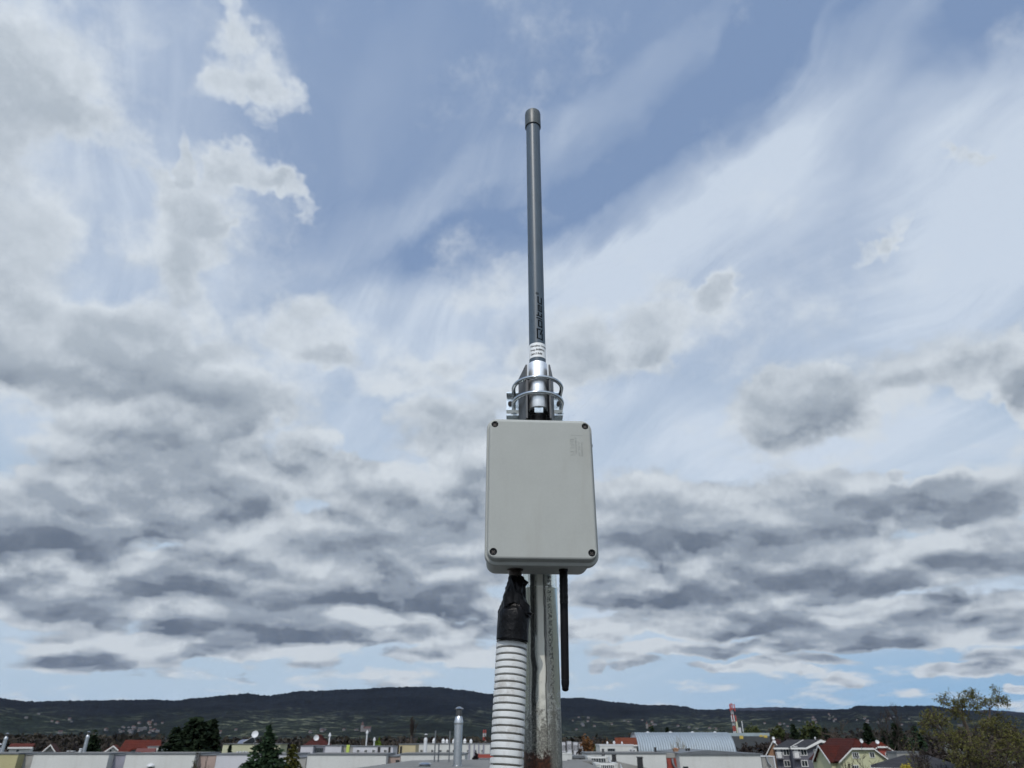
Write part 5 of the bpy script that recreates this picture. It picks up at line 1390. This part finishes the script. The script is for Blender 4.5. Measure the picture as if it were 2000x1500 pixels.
def bare(label, px, pytop, D, wpx, seed, mat=M_twig, name='bare_tree', cat='tree', group=None, levels=5, kids=3, zfork=None, trunk_r=.13, twig_r=.022, leaf=None, leaf_n=0, leaf_s=.12, up=.25, zbase=0., lean=0., seg=4, bark=M_bark, split=.62, bud=None):
    rg = random.Random(seed)
    top = at(px, pytop, D); h = top.z - zbase; r = wpx/1511*D/2
    t = thing(name, label, cat, (top.x, D, zbase), 0, group, local=True); t['org'] = (0, 0, 0)
    zf = h*.35 if zfork is None else zfork
    bt, bl = MB(), MB(); tips = []
    raw = []
    def grow(p, d, L, rad, lev):
        path = [p]; q = p.copy(); dd = d.copy()
        for k in range(seg):
            dd = (dd + rnd_unit(rg)*.20 + Vector((0, 0, up*.12))).normalized()
            q = q + dd*L/seg; path.append(q.copy())
        raw.append((path, rad, lev))
        if lev == 0:
            tips.append((path[-1], dd)); tips.append((path[len(path)//2], dd)); return
        for k in range(kids + (1 if rg.random() > .5 else 0)):
            f = rg.uniform(.45, 1.) if k else 1.
            s = path[min(seg, max(1, int(round(f*seg))))]
            nd = (dd*.75 + rnd_unit(rg)*.8 + Vector((0, 0, up))).normalized()
            grow(s, nd, L*rg.uniform(.55, .85)*split/.62, rad*.58, lev - 1)
    grow(Vector((lean, 0, zf*.6)), Vector((0, 0, 1)), h*.22, trunk_r, levels)
    # fit into the wanted height and spread
    mx = max(p.z for path, _, _ in raw for p in path)
    ax_ = sorted(abs(p.x) for path, _, _ in raw for p in path); mr_ = max(.1, ax_[int(len(ax_)*.96)])
    kz = (h - zf*.6)/max(.1, mx - zf*.6); kx = r/mr_
    def fit(p): return Vector((p.x*kx, p.y*kx, zf*.6 + (p.z - zf*.6)*kz))
    bt.tube([(0, 0, 0), (0, 0, zf*.3), fit(Vector((lean, 0, zf*.6)))], [trunk_r*1.5, trunk_r*1.2, trunk_r], 8)
    for path, rad, lev in raw:
        pts = [fit(p) for p in path]; ra = max(twig_r, rad)
        (bt if lev >= levels - 1 else bl).tube(pts, [ra*(1 - .45*k/seg) for k in range(seg + 1)], 7 if lev >= levels - 1 else 3, (False, False))
    local_mesh(bt, 'trunk', bark, t)
    local_mesh(bl, 'branches', mat, t)
    if leaf is not None:
        b = MB()
        for k in range(leaf_n):
            p, d = tips[rg.randrange(len(tips))]
            card(b, fit(p) + rnd_unit(rg)*rg.uniform(0, .35), leaf_s*rg.uniform(.6, 1.4), rg, 1.7)
        local_mesh(b, 'foliage', leaf, t)
    return t

# ---- left
conifer('broad dark conifer, left and lowest of the dense group on the left', 346, 1424, 97, 56, 11, tuft=.42, layers=26, per=20, power=.42, zlow=4.5, group='dense dark conifers on the left')
conifer('tallest broad dark conifer, middle of the dense group on the left', 386, 1405, 94, 92, 12, tuft=.44, layers=34, per=26, power=.40, zlow=4.5, group='dense dark conifers on the left')
conifer('dark conifer on the right of the dense group on the left', 416, 1409, 96, 52, 13, tuft=.42, layers=28, per=20, power=.36, zlow=4.5, group='dense dark conifers on the left')
conifer('tiny dark conifer right of the small white box house', 313, 1459.5, 95, 13, 14, tuft=.22, layers=14, per=9, zlow=7.5)
conifer('tiny dark conifer in front of the cream building', 450, 1457, 75, 13, 15, tuft=.2, layers=14, per=9, zlow=7.5)
conifer('dark green spruce with drooping branches before the white terrace', 527, 1420, 37, 190, 16, M_spruce, tuft=.125, layers=36, per=15, zlow=7.6, droop=.42, power=.95)
conifer('golden green conifer beside the spruce', 573, 1456, 42, 62, 17, M_gold, tuft=.11, layers=24, per=16, zlow=7.8, power=.6)
leafy('dark evergreen tree behind the flue on the left', 186, 1428, 112, 44, 18, M_needle, n_=900, size=.5)
for i_, (px, py, w, D, mt, lb) in enumerate(((60, 1441, 40, 135, M_twigdark, 'brown bare tree behind the low red roofed house'), (120, 1444, 46, 140, M_twig, 'brown bare tree right of the brown red gable'), (146, 1446, 36, 130, M_twigdark, 'dark bare tree left of the flue and evergreen tree'), (222, 1445, 36, 150, M_twig, 'bare tree left of the big orange roof'), (318, 1447, 36, 150, M_twigdark, 'bare tree right of the big orange roof'))):
    bare(lb, px, py, D, w, 40 + i_, mt, levels=4, twig_r=.06, trunk_r=.2, group='bare trees behind the left terrace')
bare('dense brown bare shrub in front of the pinkish recess', 401, 1464, 50, 40, 51, M_twig, name='bare_shrub', cat='shrub', levels=5, twig_r=.012, trunk_r=.05, zfork=5.5, kids=3, up=.7, leaf=M_olive, leaf_n=500, leaf_s=.07)
leafy('rounded fresh green tree behind the pale blocks', 740, 1439, 104, 46, 52, M_green, n_=900, size=.38)
leafy('small green bush right of the dark red hipped roof', 655, 1445, 104, 20, 53, M_olive, n_=350, size=.32)
bare('brown bare tree left of the fresh green tree', 705, 1436, 118, 46, 54, M_twig, levels=4, twig_r=.055, trunk_r=.2)
bare('brown bare tree right of the fresh green tree', 778, 1436, 140, 54, 55, M_twig, levels=4, twig_r=.06, trunk_r=.2)
bare('tall narrow bare tree rising against the hill left of the posts', 803, 1398, 210, 20, 56, M_twigdark, levels=4, twig_r=.09, trunk_r=.3, up=.8)
leafy('small dark round tree behind the white flats beside the slim white flue', 819, 1438, 140, 13, 57, M_needle, n_=250, size=.4)
leafy('dark leafy shrub between the tall flue and the hose', 929, 1466, 42.5, 26, 58, leaf_mat('dark_purple_leaves', (.016, .013, .016), (.035, .028, .03), 3.), name='dark_shrub', cat='shrub', n_=700, size=.10, hfrac=.16)
# ---- right of the pole
leafy('dark bush just right of the pole behind the roof terrace', 1133, 1461, 60, 26, 60, M_twigdark, name='dark_shrub', cat='shrub', n_=600, size=.16, hfrac=.2)
bare('rust brown tree behind the terraces, left of two', 1158, 1436, 122, 44, 61, M_twigrust, levels=5, twig_r=.05, trunk_r=.2, leaf=M_twigrust, leaf_n=900, leaf_s=.3)
bare('rust and dark brown tree behind the upper white house, right of two', 1190, 1434, 128, 36, 62, M_twigdark, levels=5, twig_r=.055, trunk_r=.2, leaf=M_twigrust, leaf_n=350, leaf_s=.3)
leafy('olive tree behind the stepped roof terrace', 1168, 1450, 118, 34, 63, M_olive, n_=600, size=.35)
leafy('large dark round tree behind the left end of the curved roof', 1273, 1414, 230, 28, 64, M_needle, n_=700, size=.7)
leafy('dark tree behind the curved roof, middle of three', 1291, 1422, 235, 16, 65, M_needle, n_=350, size=.6)
conifer('narrow dark tree behind the curved roof, right of three', 1303, 1422, 235, 10, 66, tuft=.6, layers=14, per=8, zlow=7)
leafy('dark bush behind the right end of the curved roof', 1407, 1424, 230, 24, 67, M_needle, n_=500, size=.6)
bare('pale bare tree in front of the curved roof behind the red house', 1320, 1433, 56, 64, 68, M_barkpale, levels=5, twig_r=.017, trunk_r=.10, zfork=8.2, up=.55, bark=M_barkpale)
# ---- far right
for i_, (px, py, w, D, lb) in enumerate(((1465, 1413, 60, 265, 'olive green tree right of the telecom mast'), (1520, 1415, 50, 260, 'olive green tree behind the shed, right of the mast tree'), (1575, 1409, 60, 215, 'fresh olive tree above the grey houses'), (1600, 1416, 40, 220, 'olive tree between the fresh tree and dark conifers above the grey houses'))):
    leafy(lb, px, py, D, w, 70 + i_, M_olive, n_=1000, size=.8, group='olive trees behind the grey houses')
for i_, (px, py, w, D, mt, lb) in enumerate(((1549, 1418, 34, 196, M_needle, 'dark conifer above the farther grey house'), (1588, 1426, 36, 190, M_needle, 'dark conifer between the two grey houses'), (1611, 1424, 30, 192, M_needle, 'dark conifer above the nearer grey house'), (1692, 1415, 38, 168, M_needle, 'dark conifer directly above the big red roof'), (1727, 1430, 30, 165, M_needle, 'lowest dark conifer between two tall ones behind the orange roof'), (1748, 1415, 52, 160, M_needle, 'wide dark conifer behind the thin bare trees'), (1785, 1422, 40, 170, M_spruce, 'dark green conifer left of the big willow'))):
    conifer(lb, px, py, D, w, 80 + i_, mt, tuft=.62, layers=22, per=13, power=.62, zlow=4.5, group='dark conifers on the right')
bare('big round brown bare tree above the nearer grey house', 1646, 1403, 175, 100, 90, M_twig, levels=6, kids=2, twig_r=.055, trunk_r=.35, split=.7)
for i_, (px, py, w, D, lb) in enumerate(((1500, 1447, 50, 200, 'dark bare tree in front of the industrial shed'), (1470, 1452, 60, 190, 'dark thicket right of the curved roof'), (1535, 1436, 40, 185, 'dark bare tree behind the small brick house'))):
    bare(lb, px, py, D, w, 95 + i_, M_twigdark, levels=5, twig_r=.07, trunk_r=.22, leaf=M_twigdark, leaf_n=700, leaf_s=.5, zfork=3., group='dark bare trees right of the curved roof')
bare('thin bare tree in front of the pale yellow gable', 1682, 1468, 88, 64, 100, M_twigdark, levels=4, twig_r=.022, trunk_r=.075, zfork=6.5, up=.5)
bare('bare shrub at the left corner of the pale yellow house', 1644, 1481, 92, 26, 101, M_twigdark, name='bare_shrub', cat='shrub', levels=4, twig_r=.025, trunk_r=.06, zfork=6.)
bare('tall thin bare tree right of the pale yellow house, left of two', 1717, 1376, 105, 56, 102, M_twigdark, levels=5, kids=2, twig_r=.03, trunk_r=.12, up=.6)
bare('tall thin bare tree beside the willow, right of two', 1757, 1371, 100, 64, 103, M_twigdark, levels=5, kids=2, twig_r=.03, trunk_r=.12, up=.55)
for i_, (px, py, w, D, lb) in enumerate(((1800, 1432, 80, 84, 'brown bare shrub on the left flank of the willow'), (1830, 1452, 100, 78, 'dark brown bare thicket below the willow'), (1985, 1425, 110, 88, 'brown bare tree at the right edge behind the willow'), (1940, 1455, 130, 72, 'dark twiggy thicket at the bottom right'))):
    bare(lb, px, py, D, w, 110 + i_, (M_twig, M_twigdark, M_twig, M_twigdark)[i_], name='bare_shrub', cat='shrub', levels=6, kids=2, twig_r=.024, trunk_r=.10, zfork=4.5, up=.3, split=.72, leaf=(M_catkin, M_twigdark, M_catkin, M_olive)[i_], leaf_n=(500, 700, 500, 500)[i_], leaf_s=.12)
# the big willow: several limbs, umbrella shaped top clumps, pale yellow green young leaves
def willow():
    rg = random.Random(5)
    D = 78.0; base = at(1890, 1500, D); x0 = base.x
    t = thing('willow_tree', 'big spreading willow with pale yellow green young leaves at the right edge', 'tree', (x0, D, 0), local=True); t['org'] = (0, 0, 0)
    loc = lambda px, py, dy=0.: at(px, py, D) - Vector((x0, D - dy, 0)) + Vector((0, 0, 0))
    bt, bl, lf = MB(), MB(), MB()
    bt.tube([(0, 0, 0), (.1, 0, 3.), (0, 0, 6.)], [.55, .45, .38], 10)
    fork = Vector((0, 0, 5.9))
    def limb(path, r0, r1):
        pts = [fork] + path; n_ = len(pts)
        # soften
        fine = []
        for a, c in zip(pts[:-1], pts[1:]):
            for k in range(4): fine.append(a.lerp(c, k/4) + rnd_unit(rg)*.05)
        fine.append(pts[-1])
        bt.tube(fine, [r0 + (r1 - r0)*k/(len(fine) - 1) for k in range(len(fine))], 7)
        return fine
    tips = []
    def grow(p, d, L, rad, lev, up):
        path = [p]; q = p.copy(); dd = d.copy()
        for k in range(3):
            dd = (dd + rnd_unit(rg)*.28 + Vector((0, 0, up))).normalized(); q = q + dd*L/3; path.append(q.copy())
        bl.tube(path, [rad, rad*.85, rad*.7, rad*.55], 3, (False, False))
        if lev == 0:
            tips.append(q); tips.append(path[2]); return
        for k in range(3):
            nd = (dd*.7 + rnd_unit(rg)*.85).normalized()
            grow(path[-1] if k == 0 else path[rg.choice((1, 2, 3))], nd, L*rg.uniform(.6, .85), max(.016, rad*.6), lev - 1, up)
    limbs = [
     ([loc(1895, 1440), loc(1882, 1402), loc(1866, 1382)], .20, .07, [(1866, 1382, 6), (1852, 1376, 5), (1880, 1372, 5)]),
     ([loc(1900, 1432, .8), loc(1886, 1398, .8), loc(1890, 1378, .8)], .16, .06, [(1893, 1376, 5), (1900, 1370, 4)]),
     ([loc(1905, 1440, -.6), loc(1924, 1405, -.6), loc(1926, 1385, -.6)], .18, .07, [(1926, 1384, 5), (1940, 1374, 5), (1914, 1378, 4)]),
     ([loc(1850, 1440, -.8), loc(1812, 1415, -1.)], .16, .06, [(1812, 1412, 6), (1800, 1406, 4), (1830, 1424, 4)]),
     ([loc(1860, 1445, .8), loc(1838, 1410, 1.)], .15, .05, [(1838, 1408, 5)]),
     ([loc(1935, 1450, .5), loc(1965, 1425, .5), loc(1980, 1416, .5)], .16, .05, [(1968, 1424, 6), (1985, 1420, 5), (1950, 1432, 5)]),
     ([loc(1925, 1455, -1.2), loc(1945, 1438, -1.4)], .15, .05, [(1945, 1436, 7), (1930, 1430, 5), (1910, 1425, 6)]),
     ([loc(1858, 1466, -1.5), loc(1835, 1458, -2.)], .14, .05, [(1838, 1456, 7), (1850, 1448, 5), (1868, 1440, 5)]),
     ([loc(1870, 1470, -1.8), loc(1866, 1466, -2.4)], .13, .05, [(1866, 1470, 8), (1880, 1462, 6), (1855, 1482, 6)]),
     ([loc(1910, 1470, -1.6), loc(1935, 1462, -2.2)], .13, .05, [(1930, 1465, 7), (1955, 1458, 7), (1975, 1470, 6), (1905, 1478, 6)]),
    ]
    for path, r0, r1, seeds in limbs:
        fine = limb(path, r0, r1)
        dy = path[-1].y
        for (px, py, n_) in seeds:
            c = loc(px, py, dy); src = min(fine, key=lambda p: (p - c).length)
            bl.tube([src, src.lerp(c, .55) + rnd_unit(rg)*.08, c], [r1*.8, r1*.6, .035], 5, (False, False))
            for k in range(n_):
                d = (rnd_unit(rg) + Vector((0, 0, .35))).normalized(); d.y *= .8
                grow(c, d, rg.uniform(.55, .85), .030, 3, -.03)
    for k in range(14000):
        p = tips[rg.randrange(len(tips))]
        card(lf, p + rnd_unit(rg)*rg.random()*.22, rg.uniform(.055, .13), rg, 1.8)
    local_mesh(bt, 'trunk', M_bark, t); local_mesh(bl, 'branches', M_twig, t); local_mesh(lf, 'foliage', M_catkin, t)
willow()
leafy('yellow blossoming bush at the bottom edge before the dark tiled roof', 1771, 1490, 68, 34, 120, M_yellow_l, name='blossom_bush', cat='bush', n_=900, size=.12, hfrac=.25)

for i_, (px, py, w, D, lb) in enumerate(((1822, 1458, 96, 100, 'dense dark thicket left under the willow'), (1905, 1452, 120, 104, 'dense dark thicket behind the trunk of the willow'), (1990, 1446, 110, 108, 'dense dark thicket at the right edge'))):
    leafy(lb, px, py, D, w, 130 + i_, M_twigdark, name='thicket', cat='thicket', n_=1600, size=.4, hfrac=.5, group='thickets around the willow')
# ---- wood on the plain, one mass
rg = random.Random(21)
b = MB()
def wood(px0, px1, n_, t0, t1, D0, D1):
    for k in range(n_):
        px = rg.uniform(px0, px1); D = rg.uniform(D0, D1); p = at(px, rg.uniform(t0, t1), D)
        h = max(5., p.z); r = rg.uniform(2.2, 4.5)*(1 + (D - 300)/900)
        for j in range(34):
            v = rnd_unit(rg)*rg.random()**.4
            card(b, Vector((p.x + v.x*r, D + v.y*r, h*.58 + v.z*h*.42)), r*rg.uniform(.35, .7), rg, 1.2)
wood(-120, 345, 260, 1432, 1440, 330, 560)
wood(330, 800, 170, 1437, 1445, 420, 800)
wood(780, 1250, 170, 1436, 1444, 380, 800)
wood(1230, 1560, 110, 1428, 1438, 420, 800)
wood(1500, 2100, 200, 1420, 1436, 330, 700)
M_wood = leaf_mat('bare_wood', (.026, .022, .022), (.052, .046, .034), .05)
o = b.build('distant_wood', M_wood, None, weld=False)
tag(o, 'brown strip of bare woodland along the foot of the hills', 'wood', kind='stuff')

# ---- tiny houses and churches on the slopes
bpy.context.view_layer.update()
hill_o = bpy.data.objects['hills']
def on_hill(px, py):
    d = ray(px, py).normalized()
    ok, loc, nrm, idx = hill_o.ray_cast(Vector((0, 0, CAMZ)), d)
    return loc if ok else None
def far_house(label, wall, roof, w=12, d=9, h=6, grp='small houses on the hillside'):
    t = thing('hillside_house', label, 'house', (0, 0, 0), 0, grp, local=True); t['org'] = (0, 0, 0)
    b = MB(); b.box(-w/2, w/2, -d/2, d/2, -3, h); b.build('wall', wall, t, org=(0, 0, 0), smooth=False)
    b = MB(); b.prism([(-d/2 - .6, h + .01), (d/2 + .6, h + .01), (0, h + d*.42)], -w/2 - .5, w/2 + .5, Matrix(((0, 1, 0, 0), (1, 0, 0, 0), (0, 0, 1, 0), (0, 0, 0, 1)))); b.build('roof', roof, t, org=(0, 0, 0), smooth=False)
    return t
M_farwall = pm('weathered_far_render', (.16, .155, .155), .9, var=.1)
M_farroof = pm('dull_far_roof', (.085, .05, .045), .9, var=.15)
protos = [far_house('tiny pale house on the wooded hillside', M_farwall, M_farroof), far_house('tiny grey house on the wooded hillside', pm('dull_far_render', (.13, .125, .125), .9, var=.1), pm('grey_far_roof', (.08, .08, .085), .9, var=.1), 14, 10, 5)]
spots = []
for (cx, cy, sx_, sy_, n_) in ((262, 1427, 55, 7, 26), (300, 1413, 22, 9, 9), (120, 1408, 60, 16, 7), (400, 1425, 40, 8, 5), (640, 1427, 60, 5, 7), (1135, 1413, 40, 16, 9), (1265, 1417, 60, 12, 12), (1370, 1425, 30, 6, 5), (1560, 1412, 70, 12, 16), (1640, 1406, 40, 8, 8), (1720, 1408, 60, 12, 10), (1850, 1420, 60, 12, 6)):
    for k in range(n_): spots.append((rg.gauss(cx, sx_*.5), min(1436, rg.gauss(cy, sy_*.5))))
used = [0, 0]
for (px, py) in spots:
    p = on_hill(px, py)
    if p is None: continue
    k = 0 if rg.random() > .45 else 1
    sc_ = rg.uniform(.45, .85)
    if not used[k]:
        used[k] = 1; o = protos[k]; o.location = p; o.rotation_euler = (0, 0, rg.uniform(-.8, .8)); o.scale = (sc_,)*3
    else: copy_tree(protos[k], p, rg.uniform(-.8, .8), scale=(sc_,)*3)
def church(px, py, label, hgt):
    p = on_hill(px, py)
    if p is None: return
    t = thing('church', label, 'church', p, 0, local=True); t['org'] = (0, 0, 0)
    b = MB(); b.box(-4, 4, -4, 4, -3, hgt*.6); b.build('tower', M_farwall, t, org=(0, 0, 0), smooth=False)
    b = MB(); b.rings([[(x*s_, y*s_, z) for x, y in ((-4.3, -4.3), (4.3, -4.3), (4.3, 4.3), (-4.3, 4.3))] for s_, z in ((1, hgt*.6 + .01), (.62, hgt*.72), (.05, hgt))]); b.build('spire', M_farroof, t, org=(0, 0, 0), smooth=False)
    b = MB(); b.box(4.01, 24, -5, 5, -3, hgt*.3); b.build('nave', M_farwall, t, org=(0, 0, 0), smooth=False)
    b = MB(); b.prism([(-5.5, hgt*.3 + .01), (5.5, hgt*.3 + .01), (0, hgt*.3 + 5)], 4.02, 24.5, Matrix(((0, 1, 0, 0), (1, 0, 0, 0), (0, 0, 1, 0), (0, 0, 0, 1)))); b.build('roof', M_farroof, t, org=(0, 0, 0), smooth=False)
church(707, 1429, 'tiny pale church at the foot of the hill in the middle', 26)
church(1264, 1423, 'tiny white church with a reddish spire left above the curved roof', 28)

# ---- air
b = MB(); b.box(-9200, 9200, -420, 9600, -1.2, 520)
hz = bpy.data.materials.new('hazy_air'); hz.use_nodes = True
ht = hz.node_tree
for nd in list(ht.nodes):
    if nd.type == 'BSDF_PRINCIPLED': ht.nodes.remove(nd)
vol = ht.nodes.new('ShaderNodeVolumePrincipled')
vol.inputs['Color'].default_value = (.30, .52, 1.0, 1); vol.inputs['Density'].default_value = 0.8e-5
ht.links.new(vol.outputs[0], [x for x in ht.nodes if x.type == 'OUTPUT_MATERIAL'][0].inputs['Volume'])
o = b.build('haze', hz, None, smooth=False)
o['kind'] = 'stuff'
scene.cycles.volume_bounces = 0
